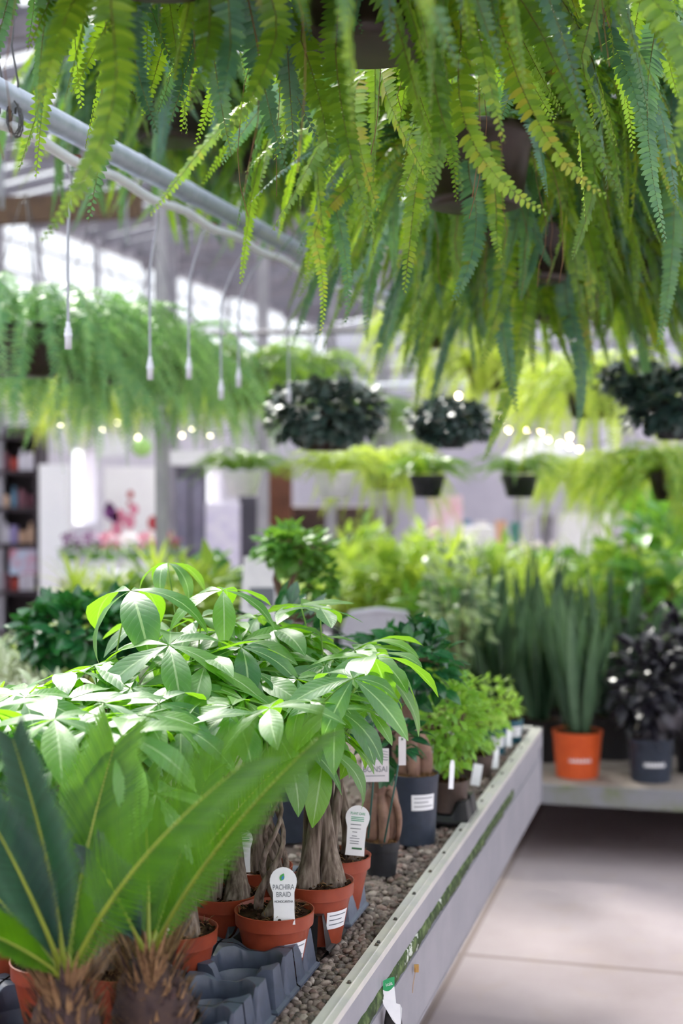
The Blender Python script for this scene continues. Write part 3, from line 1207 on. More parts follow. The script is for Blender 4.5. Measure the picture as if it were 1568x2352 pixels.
cl = P(152, 2250, 1.68)
cr_ = P(340, 2205, 1.76)
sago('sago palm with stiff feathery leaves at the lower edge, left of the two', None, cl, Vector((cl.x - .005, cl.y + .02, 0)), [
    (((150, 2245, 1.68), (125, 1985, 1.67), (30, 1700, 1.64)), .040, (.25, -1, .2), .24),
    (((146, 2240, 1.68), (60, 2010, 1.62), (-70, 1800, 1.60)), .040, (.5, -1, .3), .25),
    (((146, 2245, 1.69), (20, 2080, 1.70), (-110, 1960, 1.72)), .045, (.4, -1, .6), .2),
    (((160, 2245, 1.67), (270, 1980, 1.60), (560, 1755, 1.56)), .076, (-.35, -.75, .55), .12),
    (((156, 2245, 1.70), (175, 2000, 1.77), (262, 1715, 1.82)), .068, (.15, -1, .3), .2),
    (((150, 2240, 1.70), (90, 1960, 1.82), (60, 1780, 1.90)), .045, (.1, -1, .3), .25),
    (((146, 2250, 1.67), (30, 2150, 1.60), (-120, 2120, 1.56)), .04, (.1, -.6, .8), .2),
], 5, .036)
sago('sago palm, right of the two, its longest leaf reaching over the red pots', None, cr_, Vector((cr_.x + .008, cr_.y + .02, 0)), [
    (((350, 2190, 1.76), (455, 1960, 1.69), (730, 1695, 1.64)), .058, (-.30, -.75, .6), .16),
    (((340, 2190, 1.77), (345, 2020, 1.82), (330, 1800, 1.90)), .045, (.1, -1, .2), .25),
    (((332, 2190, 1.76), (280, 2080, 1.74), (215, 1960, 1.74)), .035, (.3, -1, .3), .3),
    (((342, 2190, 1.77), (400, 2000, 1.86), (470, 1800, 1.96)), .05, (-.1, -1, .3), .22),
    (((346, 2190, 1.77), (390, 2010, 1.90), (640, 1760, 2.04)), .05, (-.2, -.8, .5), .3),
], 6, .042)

# ------------------------------------------------------------------ things along the rim
def kx(px, D):
    return (px - 784) / FPX * D


def on_bench(px, py):
    q = G(px, py, .703)
    return q


def nursery_pot(name, label, cat, loc, r, h, mat, seed, tap=.84, group=None, lip=.018, soilmat=M_SOIL):
    root = thing(name, label, cat, loc, 0, group)
    pot_parts(root, r, h, mat, lip=lip, seed=seed, tap=tap, soilmat=soilmat)
    return root


M_FIGDK = leafmat('dark glossy leaf', [(.2, '#123a2c'), (.5, '#1d5236'), (.85, '#2f7a35')], '#4fae2c', .25, .18, spec=.7, rib='#3f7a4a')
M_FIGLT = leafmat('pale fig leaf', [(.15, '#5d9a3a'), (.5, '#8cc24a'), (.85, '#b5dc66')], '#c4ee4e', .35, .4, spec=.5)
M_FIGMID = leafmat('small fig leaf', [(.15, '#2f6a34'), (.5, '#467f3c'), (.85, '#6fa548')], '#9bd23a', .35, .35, spec=.5)
M_LEAFMIX = leafmat('background leaf', [(.1, '#3d6e34'), (.45, '#6a9c3e'), (.7, '#9cc04c'), (.95, '#c9d862')], '#cbe455', .4, .4, spec=.5)
M_BLACKLEAF = leafmat('black leaf', [(.2, '#17171f'), (.6, '#22222c'), (.9, '#33303a')], '#3a2f3a', .3, .05, spec=.6)
M_DARKRED = leafmat('dark bushy leaf', [(.15, '#2a4040'), (.5, '#38544f'), (.75, '#52625c'), (.95, '#6f4c46')], '#5a5a40', .35, .12, spec=.6)


def bush_mesh(nl, rx, rz, L, Wd, mat, seed, zc, shape=s_ellip, shell=.5, bend=.5, stems=8, stemmat=None, nlseg=4, low=-1., fold=.2):
    """leafy crown: blades on an ellipsoid cloud, outward facing, with inner stems down to the origin"""
    rr = random.Random(seed)
    mb = MB()
    for k in range(nl):
        while True:
            v = Vector((rr.gauss(0, 1), rr.gauss(0, 1), rr.gauss(0, 1))).normalized()
            if v.z >= low:
                break
        q = shell + (1 - shell) * rr.random() ** .6
        lump = 1 + .14 * math.sin(v.x * 5 + seed) * math.sin(v.y * 4.3 + v.z * 5)
        p = Vector((v.x * rx * q * lump, v.y * rx * q * lump, zc + v.z * rz * q * lump))
        d = (v + Vector((rr.uniform(-.9, .9), rr.uniform(-.9, .9), rr.uniform(-.5, .6)))).normalized()
        nr = (Vector((0, 0, 1)) + v * .7 + Vector((rr.uniform(-.4, .4), rr.uniform(-.4, .4), 0))).normalized()
        s_ = rr.uniform(.75, 1.15)
        mb.blade(p, d, nr, L * s_, Wd * s_, shape, bend + rr.uniform(-.3, .3), nlseg, fold, 0, 1)
    for k in range(stems):
        an = rr.uniform(0, 6.28)
        e = Vector((rx * .55 * math.cos(an), rx * .55 * math.sin(an), zc + rr.uniform(-.2, .5) * rz))
        m = Vector((e.x * .35, e.y * .35, max(.02, (zc - rz * .6)) * .6 + e.z * .25))
        mb.tube([bez(Vector((0, 0, 0)), m, e, i / 6) for i in range(7)], [.005 * (1 - .7 * i / 6) * (rx / .15) for i in range(7)], 6, mi=1)
    return mb.mesh('foliage', [mat, stemmat or M_WOODSTEM])


# small black pot with a ginseng fig and the tag on a green stake
def ginseng(label, loc, r, h, potmat, seed, bulbs, crown=None, group=None, tap=.8):
    root = nursery_pot('ginseng_fig', label, 'potted plant', loc, r, h, potmat, seed, tap=tap, group=group, soilmat=M_FIBRE)
    mb = MB()
    for pts, rad in bulbs:
        m = 9
        ps = [bez(Vector(pts[0]), Vector(pts[1]), Vector(pts[2]), i / (m - 1)) + Vector((0, 0, h)) for i in range(m)]
        rs = [rad[0] * (1 - i / (m - 1)) ** 2 + rad[1] * 2 * (i / (m - 1)) * (1 - i / (m - 1)) + rad[2] * (i / (m - 1)) ** 2 for i in range(m)]
        mb.tube(ps, rs, 12)
    mb.build('root', M_ROOT, root)
    if crown:
        n, rx, rz, L, wd, zc, mt = crown
        o = put('foliage', bush_mesh(n, rx, rz, L, wd, mt, seed, 0, shell=.35, stems=6), root, (0, 0, h + zc))
    return root


q = on_bench(877, 2016)
ginseng('ginseng fig with swollen pinkish roots in a small black pot on the gravel', Vector((q.x, q.y + .03, .703)), .036, .068, M_BLACK, 41,
        [(((-.012, 0, -.01), (-.03, .0, .06), (-.008, 0, .10)), (.013, .026, .017)), (((.010, .006, -.01), (.03, .01, .05), (.006, 0, .13)), (.011, .022, .014)),
         (((.0, -.012, -.01), (.012, -.03, .03), (-.006, -.004, .10)), (.009, .012, .012)), (((-.008, 0, .08), (.0, 0, .13), (.004, 0, .16)), (.018, .022, .010)),
         (((.012, -.012, .10), (.045, -.02, .07), (.03, -.006, .0)), (.006, .007, .005))],
        (70, .075, .055, .045, .026, .20, M_FIGDK))
# large dark pot with the thick-rooted ginseng
q = on_bench(952, 1944)
rt = ginseng('large ginseng fig with a thick tan root in the big dark pot by the rim', Vector((q.x, q.y + .045, .703)), .0545, .150, M_NAVY, 42,
        [(((-.012, 0, -.01), (-.035, .0, .05), (-.02, 0, .09)), (.020, .026, .015)), (((.02, .006, -.01), (.035, .01, .05), (-.012, 0, .10)), (.016, .024, .018)),
         (((-.012, 0, .07), (.0, .02, .13), (-.02, .01, .19)), (.02, .02, .010)), (((.0, -.02, -.01), (.0, -.035, .03), (-.008, -.01, .08)), (.012, .016, .012))],
        (150, .10, .08, .05, .03, .24, M_FIGDK), tap=.86)
sticker(rt, .0545 * .86, .0545 * .995, .15, .078, .112, -PI / 2 + .38, .52, 3)
# big dark pot behind the money trees
q = on_bench(655, 1940)
rt = nursery_pot('nursery_pot', 'large blue black nursery pot partly hidden behind the money tree trunks', 'potted plant', Vector((q.x, q.y + .07, .703)), .075, .20, M_NAVY, 43)
sticker(rt, .075 * .84, .075 * .994, .20, .14, .175, -PI / 2 + .75, .35, 2)
put('foliage', bush_mesh(120, .12, .1, .06, .03, M_FIGDK, 44, .22), rt, (0, 0, .2))

# hanging tag on the green stake and a second tag edge-on behind it
def staked_tag(top_px, bot_px, D, card_px, label, rz, wavy):
    tp, bt = P(top_px[0], top_px[1], D), P(bot_px[0], bot_px[1], D - .01)
    root = thing('plant_tag', label, 'plant tag', bt)
    mb = MB()
    mb.tube([Vector((0, 0, 0)), (tp - bt) * .5 + Vector((.001, 0, 0)), tp - bt], .0019, 8)
    mb.build('stake', M_STAKE, root)
    x0, y0, x1, y1 = card_px
    c = P((x0 + x1) / 2, (y0 + y1) / 2, D - .006) - bt
    w, h = (x1 - x0) / FPX * D, (y1 - y0) / FPX * D
    hold = bpy.data.objects.new('card', None)
    mb = MB()
    pts = [(-w / 2, -h / 2), (w / 2, -h / 2), (w / 2, h / 2), (-w / 2, h / 2)]
    flat_card(mb, pts, .0008)
    cd = mb.build('card', plain('tag card', '#e4e0e4', '#d9d5da', .5, 20), root, smooth=False)
    bpy.data.objects.remove(hold)
    cd.location = c
    cd.rotation_euler = (0, 0, rz)
    if wavy:
        mb = MB()
        for k in range(4):
            z = h * (.40 - .075 * k)
            mb.tube([Vector((-w * .47 + w * .94 * i / 16, -.0007, z + h * .02 * math.sin(i * .62 + .6 * k))) for i in range(17)], .00055 + .00008 * k, 5)
        mb.build('print', M_PRINTG, cd)
        text_mesh('BONSAI', w * .30, M_PRINTG, cd, Vector((0, -.0007, -h * .20)), XZ, sx=.86)
        mb = MB()
        mb.box((0, -.0006, -h * .32), (w * .7, .0003, h * .02))
        mb.build('print', M_PRINTG, cd, smooth=False)
    mb = MB()
    mb.lathe([(.0021, 0), (.0021, .0012), (0, .0014)], 10)
    o = mb.build('eyelet', M_STAKE, cd)
    o.location = (0, -.0004, h * .42)
    o.rotation_euler = (PI / 2, 0, 0)
    return root


staked_tag((862, 1722), (845, 1925), 2.68, (830, 1719, 893, 1796), 'white bonsai tag with grey wave lines hanging on a green stake', .08, True)
staked_tag((926, 1690), (882, 1935), 2.72, (915, 1692, 932, 1758), 'narrow white tag turned edge-on on a slanting green stake', 0.1, False)

# pale green fig in a brown pot, standing in a black tray
q = on_bench(1040, 1900)
loc = Vector((q.x - .012, q.y + .05, .733))
rt = nursery_pot('weeping_fig', 'pale green bushy weeping fig in a brown pot beside the white rim', 'potted plant', loc, .052, .07, M_BROWNPOT, 45, tap=.9)
put('foliage', bush_mesh(620, .098, .115, .030, .015, M_FIGLT, 46, .135, s_ellip, .3, .4, 14), rt, (0, 0, .07))
mb = MB()
tm = tray_mesh(1, 1, .115, .115, M_BLKTRAY, .05)
o = put('carry_tray', tm, None, Vector((loc.x, loc.y, .712)), (0, 0, -ANG))
tag(sharp(o), 'small black tray under the brown pot of the pale green fig', 'plant tray', 'plastic carry trays on the plant bench')

# second, smaller pale plant and little pots towards the end of the bench
def small_pot_plant(px, py, D, r, h, potmat, leafm, n, rx, rz, label, seed, cat='potted plant', sz=.028, name='potted_plant', stick=True):
    p = P(px, py, D)
    loc = Vector((p.x, p.y, .703))
    rt = nursery_pot(name, label, cat, loc, r, h, potmat, seed, tap=.85)
    if stick:
        sticker(rt, r * .85, r * .995, h, h * .3, h * .75, -PI / 2 + .35, .55, 2)
    if n:
        put('foliage', bush_mesh(n, rx, rz, sz, sz * .5, leafm, seed, rz * .9, shell=.3, stems=8), rt, (0, 0, h))
    return rt


small_pot_plant(1090, 1700, 3.75, .05, .06, M_BROWNPOT, M_FIGLT, 300, .075, .08, 'light green leafy plant by the bench rim behind the weeping fig', 51, stick=False)
small_pot_plant(1128, 1640, 4.05, .045, .075, M_TEAL, M_FIGLT, 200, .085, .075, 'small pale green plant in a dark teal pot near the bench end', 52)
small_pot_plant(1170, 1650, 4.22, .04, .07, M_TEAL, M_FIGLT, 40, .035, .03, 'dark teal pot with white sticker last on the bench rim', 53)
small_pot_plant(1060, 1640, 4.15, .055, .08, M_TERRA, M_FIGMID, 60, .05, .05, 'plant in a terracotta coloured pot at the back of the bench', 54)
small_pot_plant(1000, 1640, 3.9, .055, .10, M_WHITE, M_FIGLT, 160, .09, .08, 'pale plant in a white pot behind the dark gardenia', 55)
# loose white labels lying against the rim
for k, (px, py, D, lab) in enumerate(((3.58, -.60, 0, 'white paper tag leaning by the rim beyond the weeping fig'), (3.80, -.585, 0, 'white paper tag leaning by the rim, next one further back'), (4.115, -.59, 0, 'white paper label below the teal pot'), (3.89, -.60, 0, 'white paper label between the pots near the bench end'))):
    root = thing('paper_label', lab, 'plant label', W(px, py, .706))
    root.location.z = .706
    root.rotation_euler = (-.3, .2, .3 * k)
    mb = MB()
    flat_card(mb, [(-.012, 0), (.012, 0), (.012, .055), (-.012, .055)], .0008)
    mb.build('card', M_LABEL, root, smooth=False)
# dark gardenia on the bench, a second one to the left, a little tree between
q = P(915, 1600, 3.55)
rt = nursery_pot('gardenia', 'dark glossy gardenia bush behind the money trees, in front of the white chair', 'potted plant', Vector((q.x, q.y, .703)), .085, .14, M_BLACK, 61)
put('foliage', bush_mesh(300, .095, .075, .06, .034, M_FIGDK, 62, .18, s_ellip, .4, .4, 10, low=-.8), rt, (0, 0, .14))
q = P(190, 1540, 3.9)
rt = nursery_pot('gardenia', 'dark glossy gardenia bush at the left behind the money trees', 'potted plant', Vector((q.x, q.y, .703)), .10, .15, M_BROWNPOT, 63)
put('foliage', bush_mesh(560, .175, .085, .07, .038, M_FIGDK, 64, .215, s_ellip, .45, .4, 10, low=-.8), rt, (0, 0, .15))
q = P(668, 1400, 4.3)
rt = nursery_pot('bonsai_tree', 'small bonsai tree with bare crooked trunk and round glossy leaves before the white sign', 'potted plant', Vector((q.x, q.y, .703)), .09, .12, M_BROWNPOT, 65)
mb = MB()
zz = [Vector((.0, 0, 0)), Vector((.015, 0, .10)), Vector((-.03, .01, .18)), Vector((-.02, 0, .28)), Vector((-.045, 0, .36)), Vector((-.03, 0, .44))]
mb.tube(zz, [.024, .02, .018, .016, .012, .008], 10)
mb.tube([zz[2], Vector((.04, 0, .30)), Vector((.07, .01, .40))], [.012, .010, .006], 8)
mb.tube([zz[3], Vector((.0, -.05, .35)), Vector((.04, -.07, .44))], [.010, .008, .005], 8)
o = mb.build('trunk', M_WOODSTEM, rt)
o.location = (0, 0, .12)
put('foliage', bush_mesh(300, .105, .055, .055, .032, M_FIGMID, 66, 0, s_ellip, .3, .4, 6), rt, (.01, 0, .12 + .455))
put('foliage', bush_mesh(110, .05, .05, .05, .028, M_FIGMID, 67, 0, s_ellip, .3, .4, 4), rt, (.09, 0, .12 + .36))

# green and white tag hanging off the bench edge, clip and scraps
root = thing('plant_tag', 'green and white tag tucked under the mossy bench ledge', 'plant tag', PB(893, 2302, -.515))
root.rotation_euler = (0, .0, .18)
w, h = .0200, .046
mb = MB()
mb.add([Vector((-w / 2 + .001, 0, 0)), Vector((w / 2 + .002, 0, -.003)), Vector((w / 2 - .001, 0, h * .55)), Vector((-w / 2, 0, h * .48))], [(0, 1, 2, 3)])
mb.build('card', M_LABEL, root, smooth=False)
mb = MB()
n = 8
vs = []
for i in range(n + 1):
    x = -w / 2 + (w - .001) * i / n
    vs += [Vector((x, -.0004, h * .46 + .006 * (i / n) ** 2 - .004 * math.sin(PI * i / n))), Vector((x, -.0004, h * .78 + h * .12 * math.sin(PI * .5 * i / n)))]
mb.add(vs, [(2 * i, 2 * i + 2, 2 * i + 3, 2 * i + 1) for i in range(n)])
gc = mb.build('header', M_GREENTAG, root, smooth=False)
text_mesh('icals', .0085, M_LABEL, root, Vector((.0005, -.0009, h * .60)), Matrix.Rotation(-.25, 4, 'Y') @ XZ, sx=.8)
mb = MB()
mb.add([Vector((-w * .55, -.002, .006)), Vector((w * .9, -.002, -.004)), Vector((w * 1.05, -.004, -.010)), Vector((w * .95, -.003, -.045)), Vector((w * .3, -.002, -.03)), Vector((-w * .5, -.002, -.002))], [(0, 1, 2, 3, 4, 5)])
mb.build('torn_paper', M_LABEL, root, smooth=False)
# dark rubber tie below
mb = MB()
mb.lathe([(.010, 0), (.014, .01), (.014, .05), (.011, .075), (0, .076)], 14, wob=.12, seed=3)
o = mb.build('cable_sleeve', plain('black rubber', '#3c3a3c', '#2c2a2c', .8, 80, bump=.5))
o.location = PB(903, 2420, -.512)
tag(o, 'dark worn rubber sleeve under the green and white tag', 'sleeve')
mb = MB()
mb.box((0, 0, 0), (.0085, .006, .013))
mb.box((.001, -.003, -.001), (.006, .003, .009))
mb.tube([Vector((-.002, 0, -.005)), Vector((-.006, -.001, -.03)), Vector((-.007, 0, -.045))], .0006, 5)
o = mb.build('wooden_clip', plain('ochre wood', '#c9a05c', '#b58a4a', .6, 90), smooth=False)
o.location = PB(956, 2224, -.524)
tag(o, 'small ochre wooden clip stuck on the grey bench side panel', 'clip')
# ------------------------------------------------------------------ Boston ferns
M_FERN = leafmat('fern frond', [(.12, '#1d4026'), (.36, '#356428'), (.6, '#5b862c'), (.82, '#8db036'), (.97, '#b0a040')], '#a6cf28', .33, .36, spec=.5, noise=5)
M_FERNB = leafmat('blue green fern frond', [(.15, '#234a42'), (.5, '#3f6e5c'), (.85, '#5f8c58')], '#7cb04c', .38, .25, spec=.55, noise=5)
M_FERNY = leafmat('yellow fern frond', [(.15, '#809e3a'), (.5, '#a3bd4c'), (.85, '#c4cd62')], '#cfe04c', .42, .48, spec=.4, noise=5)
M_RACHIS = plain('fern rachis', '#6f6a30', '#5a5226', .6, 40)
M_FERNPOT = plain('brown hanging pot', '#30231e', '#241a16', .45, 12)
M_WIRE = plain('hanger wire', '#4a4c50', '#3c3e42', .45, 30)
M_DRY = plain('dry runner', '#8b6a48', '#6d5038', .8, 40)


HERO = []


def frond_curve(e0, L, hang, seed, turn=.0, n=24, bendat=.8):
    """points of a rachis in the x-z plane with a little sideways sway"""
    rr = random.Random(seed)
    pts = [Vector((.03, 0, 0))]
    ph, am = rr.uniform(0, 6), rr.uniform(.05, .22)
    for i in range(n):
        t_ = (i + .5) / n
        th = e0 + (math.radians(hang) - e0) * smooth01(t_ / bendat)
        y = am * math.sin(ph + 3.0 * t_) * t_ + turn * t_
        d = Vector((math.cos(th) * math.cos(y), math.sin(y), math.sin(th)))
        pts.append(pts[-1] + d.normalized() * (L / n))
    return pts


def frond_into(mb, M, e0, L, hang, seed, lp=.028, pitch=.0085, seg=3, twist=0., turn=0., cross=1, thin=.0013, cv=None, face=None):
    rr = random.Random(seed)
    cv = cv or frond_curve(e0, L, hang, seed, turn)
    n = len(cv) - 1
    if seg > 1:
        mb.tube([M @ p for p in cv[::2]], [thin * (1 - .75 * i / (n / 2)) for i in range(len(cv[::2]))], 5, mi=1)
    k = int(L / pitch)
    gap = {int(rr.uniform(.15, .9) * k) for _ in range(2)}
    for i in range(2, k):
        t_ = i / k
        q = t_ * n
        j = min(int(q), n - 1)
        f = q - j
        p = cv[j].lerp(cv[j + 1], f)
        d = (cv[min(j + 1, n)] - cv[max(j - 1, 0)]).normalized()
        if face is not None:
            sd = d.cross(face).normalized()
            nr = sd.cross(d)
        else:
            sd = Vector((0, 1, 0)) - d * d.y
            sd.normalize()
            nr = sd.cross(d)
            if nr.dot(Vector((.3, 0, 1))) < 0:
                nr = -nr
        an = twist * t_
        sd2 = sd * math.cos(an) + nr * math.sin(an)
        n2 = nr * math.cos(an) - sd * math.sin(an)
        ln = lp * min(1, .45 + t_ * 2.2) * (1 - max(0, t_ - .45) / .57) ** .62
        for s_ in (-1, 1):
            if i in gap and s_ > 0:
                continue
            dd = (sd2 * s_ + d * (.22 + .5 * t_ ** 4) + n2 * rr.uniform(-.18, .10)).normalized()
            l1 = max(.003, ln * rr.uniform(.9, 1.07))
            mb.blade(M @ (p + d * (pitch * .25 * s_)), M.to_3x3() @ dd, M.to_3x3() @ (n2 + Vector((rr.uniform(-.12, .12), rr.uniform(-.12, .12), 0))), l1, min(pitch * 1.08, l1 * .6), s_pinna, .25 + rr.uniform(-.1, .3), seg, .12, 0, cross)


I4 = Matrix.Identity(4)
FROND = []
rr = random.Random(8)
for k in range(16):
    e0 = math.radians((76, 60, 44, 30, 12, 66, 50, 36, 20, 0, 80, 40, 26, 56, -8, 48)[k])
    L = (.56, .62, .60, .54, .48, .64, .55, .62, .50, .42, .50, .56, .60, .52, .46, .64)[k]
    mb = MB()
    frond_into(mb, I4, e0, L, -74 + rr.uniform(-12, 16), 300 + k, lp=rr.uniform(.025, .034), pitch=rr.uniform(.0078, .0092), seg=3, twist=rr.choice((-1, 1)) * rr.uniform(.1, 1.3), turn=rr.uniform(-.6, .6))
    FROND.append([mb.mesh('frond', [m, M_RACHIS]) for m in (M_FERN, M_FERNB)])
HANGMESH = None


def fern_pot_mesh():
    mb = MB()
    mb.lathe([(0, 0), (.085, 0), (.098, .004), (.104, .02), (.1, .024), (.118, .135), (.128, .137), (.132, .16), (.126, .162), (.118, .14), (.11, .13), (0, .13)], 40)
    return mb.mesh('pot', M_FERNPOT)


FERNPOT = fern_pot_mesh()
mb = MB()
for k in range(3):
    an = 2 * PI * k / 3 + .4
    mb.tube([Vector((.127 * math.cos(an), .127 * math.sin(an), .15)), Vector((.012 * math.cos(an), .012 * math.sin(an), .52))], .0016, 5)
mb.tube([Vector((.012 * math.cos(i * .5), .0, .53 + .012 * math.sin(i * .5))) for i in range(12)], .002, 5)
HANGER = mb.mesh('hanger', M_WIRE)
DRYS = []
for k in range(3):
    mb = MB()
    rr = random.Random(90 + k)
    for i in range(9):
        an = rr.uniform(0, 6.28)
        c = Vector((.125 * math.cos(an), .125 * math.sin(an), .16))
        o_ = Vector((math.cos(an), math.sin(an), 0))
        pts = [c]
        ln = rr.uniform(.15, .42)
        for j in range(8):
            pts.append(pts[-1] + Vector((0, 0, -ln / 8)) + o_ * (.02 * (1 - j / 5)) + Vector((rr.uniform(-.008, .008), rr.uniform(-.008, .008), 0)))
        mb.tube(pts, .0007, 4)
    DRYS.append(mb.mesh('dry_runner', M_DRY))


def near_fern(label, loc, n, seed, blue=.25, sc=1., zpot=.145, clear=0, lo=.8, hi=1.15):
    rr = random.Random(seed)
    root = thing('hanging_fern', label, 'hanging fern', loc, rr.uniform(0, 6), 'boston ferns hanging over the plant bench')
    put('pot', FERNPOT, root)
    put('hanger', HANGER, root)
    put('dry_runner', DRYS[seed % 3], root)
    for k in range(n):
        v = k % 16
        an = 2.39996 * k + rr.uniform(-.25, .25)
        w_ = an + root.rotation_euler.z
        if clear and math.sin(w_) < -.82 and rr.random() < clear:
            continue
        ty = rr.uniform(-.25, .18)
        o = put('frond', FROND[v][1 if rr.random() < blue else 0], root, (.05 * math.cos(an), .05 * math.sin(an), zpot + rr.uniform(0, .03)), (rr.uniform(-.2, .2), ty, an), rr.uniform(lo, hi))
    NEAR.append(root)
    return root


NEAR = []
near_fern('fern in a brown pot hanging at the top centre of the picture', P(845, 122, 2.12), 104, 1, .2, clear=.6)
near_fern('second hanging fern in the row, brown pot showing between its fronds', P(1092, 478, 3.02), 125, 2, .3, clear=.75, hi=1.3)
near_fern('third hanging fern of the row, lower, only the base of its pot in view', P(1215, 650, 3.95), 140, 3, .35, hi=1.6)
near_fern('nearest hanging fern at the upper left, one long frond hanging past the pipe', P(360, -45, 1.75), 150, 4, .45, hi=1.2)
near_fern('hanging fern at the upper right corner with broad soft fronds in front of the others', P(1640, -120, 2.05), 80, 5, .3)
near_fern('fourth hanging fern of the row, lowest and yellowest, its fronds reaching towards the baskets', P(1290, 735, 4.85), 130, 14, .15, hi=1.6)
near_fern('soft blurred fern just above the lens, only its lowest frond tips dipping into the top', P(800, -760, 1.2), 50, 10, .4)
near_fern('dense dark hanging fern at the right edge behind the corner fern', P(1560, 330, 3.3), 120, 6, .5, hi=1.25)
near_fern('hanging fern at the right edge, lower down over the dark basket', P(1480, 640, 4.3), 125, 7, .5, hi=1.5)
near_fern('blurred hanging fern behind the pipe at the upper left', P(390, 330, 4.4), 120, 8, .65, hi=1.3)
near_fern('blurred hanging fern behind the middle of the pipe', P(560, 410, 4.9), 120, 12, .4, hi=1.3)
near_fern('blurred hanging fern behind the pipe, next to the pale fronds in the middle', P(700, 480, 5.5), 110, 9, .4, hi=1.3)

# single fronds read off the photograph: three points (px, py), distance, pinna length, material, twist of the face
HERO = [((255, 60), (262, 290), (92, 560), 1.62, .030, 0, .1), ((180, -20), (130, 90), (84, 262), 1.7, .029, 0, -.2), ((482, 40), (470, 150), (432, 262), 1.75, .027, 0, .3), ((640, 60), (595, 200), (508, 318), 1.8, .027, 0, .2),
        ((530, 90), (520, 180), (500, 250), 1.75, .03, 1, .2), ((690, 90), (742, 250), (765, 440), 2.0, .026, 0, .1), ((770, 130), (800, 350), (862, 550), 1.95, .026, 0, -.2), ((1010, 180), (1010, 380), (952, 530), 1.9, .024, 0, .5),
        ((1065, 60), (1060, 330), (1262, 492), 1.95, .031, 0, -.1), ((1090, 30), (1120, 180), (1160, 330), 1.9, .03, 0, .2), ((1150, 60), (1250, 330), (1400, 455), 1.95, .028, 0, -.2), ((1225, 40), (1340, 280), (1427, 455), 1.92, .026, 0, .2),
        ((1330, 150), (1380, 260), (1410, 338), 2.0, .022, 0, .3), ((1010, 260), (1050, 370), (1062, 445), 1.85, .022, 0, .2), ((1075, 400), (1100, 540), (1038, 695), 2.85, .034, 1, .1), ((1460, -40), (1600, 150), (1535, 365), 1.75, .040, 0, .1),
        ((1140, 490), (1140, 560), (1156, 610), 2.8, .026, 0, .3), ((1215, 640), (1170, 900), (1108, 1062), 3.75, .034, 0, .2), ((1300, 700), (1340, 850), (1322, 1000), 3.9, .035, 1, .1), ((715, 520), (745, 650), (735, 775), 2.75, .022, 0, .2),
        ((770, 480), (800, 620), (795, 745), 2.8, .024, 1, .2), ((700, 300), (640, 320), (560, 400), 2.7, .024, 0, -.8), ((740, 330), (660, 380), (570, 470), 2.75, .024, 1, -.8), ((1380, 60), (1440, 160), (1480, 300), 2.2, .036, 1, -.2),
        ((1500, 100), (1480, 300), (1530, 560), 2.3, .034, 1, .2), ((1540, 300), (1550, 560), (1510, 800), 3.0, .036, 1, .1), ((960, -40), (985, 30), (975, 120), 1.12, .024, 0, .2), ((770, -60), (800, 20), (770, 100), 1.15, .02, 1, .2), ((700, -40), (690, 20), (715, 70), 1.2, .02, 0, .2)]
for k, (q0, q1, q2, D, lp, mt, tw) in enumerate(HERO):
    # the frond springs from the pot rim of the nearest fern and passes the three points
    c = P(q2[0], q2[1], D)
    a0 = P(q0[0], q0[1], D + .06)
    b0 = P(q1[0], q1[1], D)
    root = min(NEAR, key=lambda r: (r.location - a0).length)
    rim = root.location + Vector((0, 0, .17))
    h_ = (a0 - rim)
    h_.z = 0
    rim = rim + h_.normalized() * .08 if h_.length > .01 else rim
    pts = [rim, rim.lerp(a0, .5) + Vector((0, 0, .06)), a0]
    cv = [bez(pts[0], pts[1], pts[2], i / 7) for i in range(7)]
    b1 = b0 * 2 - (a0 + c) * .5
    b1 = b0.lerp(b1, .6)
    cv += [bez(a0, b1, c, i / 17) for i in range(18)]
    iv = root.matrix_basis.inverted() if False else Matrix.LocRotScale(root.location, root.rotation_euler, None).inverted()
    cv = [iv @ p for p in cv]
    L = sum((cv[i + 1] - cv[i]).length for i in range(len(cv) - 1))
    # resample evenly
    ev, acc, tgt = [cv[0]], 0., L / 24
    for i in range(len(cv) - 1):
        sl = (cv[i + 1] - cv[i]).length
        while sl > 0 and acc + sl >= tgt * len(ev) - 1e-9 and len(ev) < 24:
            ev.append(cv[i].lerp(cv[i + 1], (tgt * len(ev) - acc) / sl))
        acc += sl
    ev.append(cv[-1])
    mb = MB()
    fc = iv.to_3x3() @ Vector((.25 * math.sin(k * 2.2), -1, .35))
    frond_into(mb, I4, 0, L, 0, 4000 + k, lp=lp, pitch=.0088 if lp < .035 else .010, seg=4, twist=tw, cv=ev, face=fc)
    mb.build('frond', [(M_FERN, M_FERNB)[mt], M_RACHIS], root)

# ferns further off: whole crown in one mesh, three shapes shared
FAR = []
M_FERNF = leafmat('soft green fern frond', [(.15, '#336c50'), (.5, '#589064'), (.85, '#8ab26c')], '#98c868', .4, .36, spec=.55, noise=5)
for k, m in enumerate((M_FERN, M_FERNF, M_FERNY)):
    mb = MB()
    rr = random.Random(500 + k)
    for i in range(88):
        an = 2.39996 * i + rr.uniform(-.2, .2)
        Mx = Matrix.Translation((0, 0, .15)) @ Matrix.Rotation(an, 4, 'Z') @ Matrix.Rotation(rr.uniform(-.2, .2), 4, 'X')
        frond_into(mb, Mx, math.radians(rr.uniform(-10, 58)), rr.uniform(.42, .70), -78 + rr.uniform(-8, 25), 700 + i + 100 * k, lp=.036, pitch=.015, seg=1, twist=rr.uniform(-1, 1), cross=1)
    FAR.append(mb.mesh('foliage', [m, M_RACHIS]))
mb = MB()
mb.lathe([(0, 0), (.085, 0), (.12, .13), (.128, .15), (.118, .15), (.11, .13), (0, .13)], 20)
POTS = {}
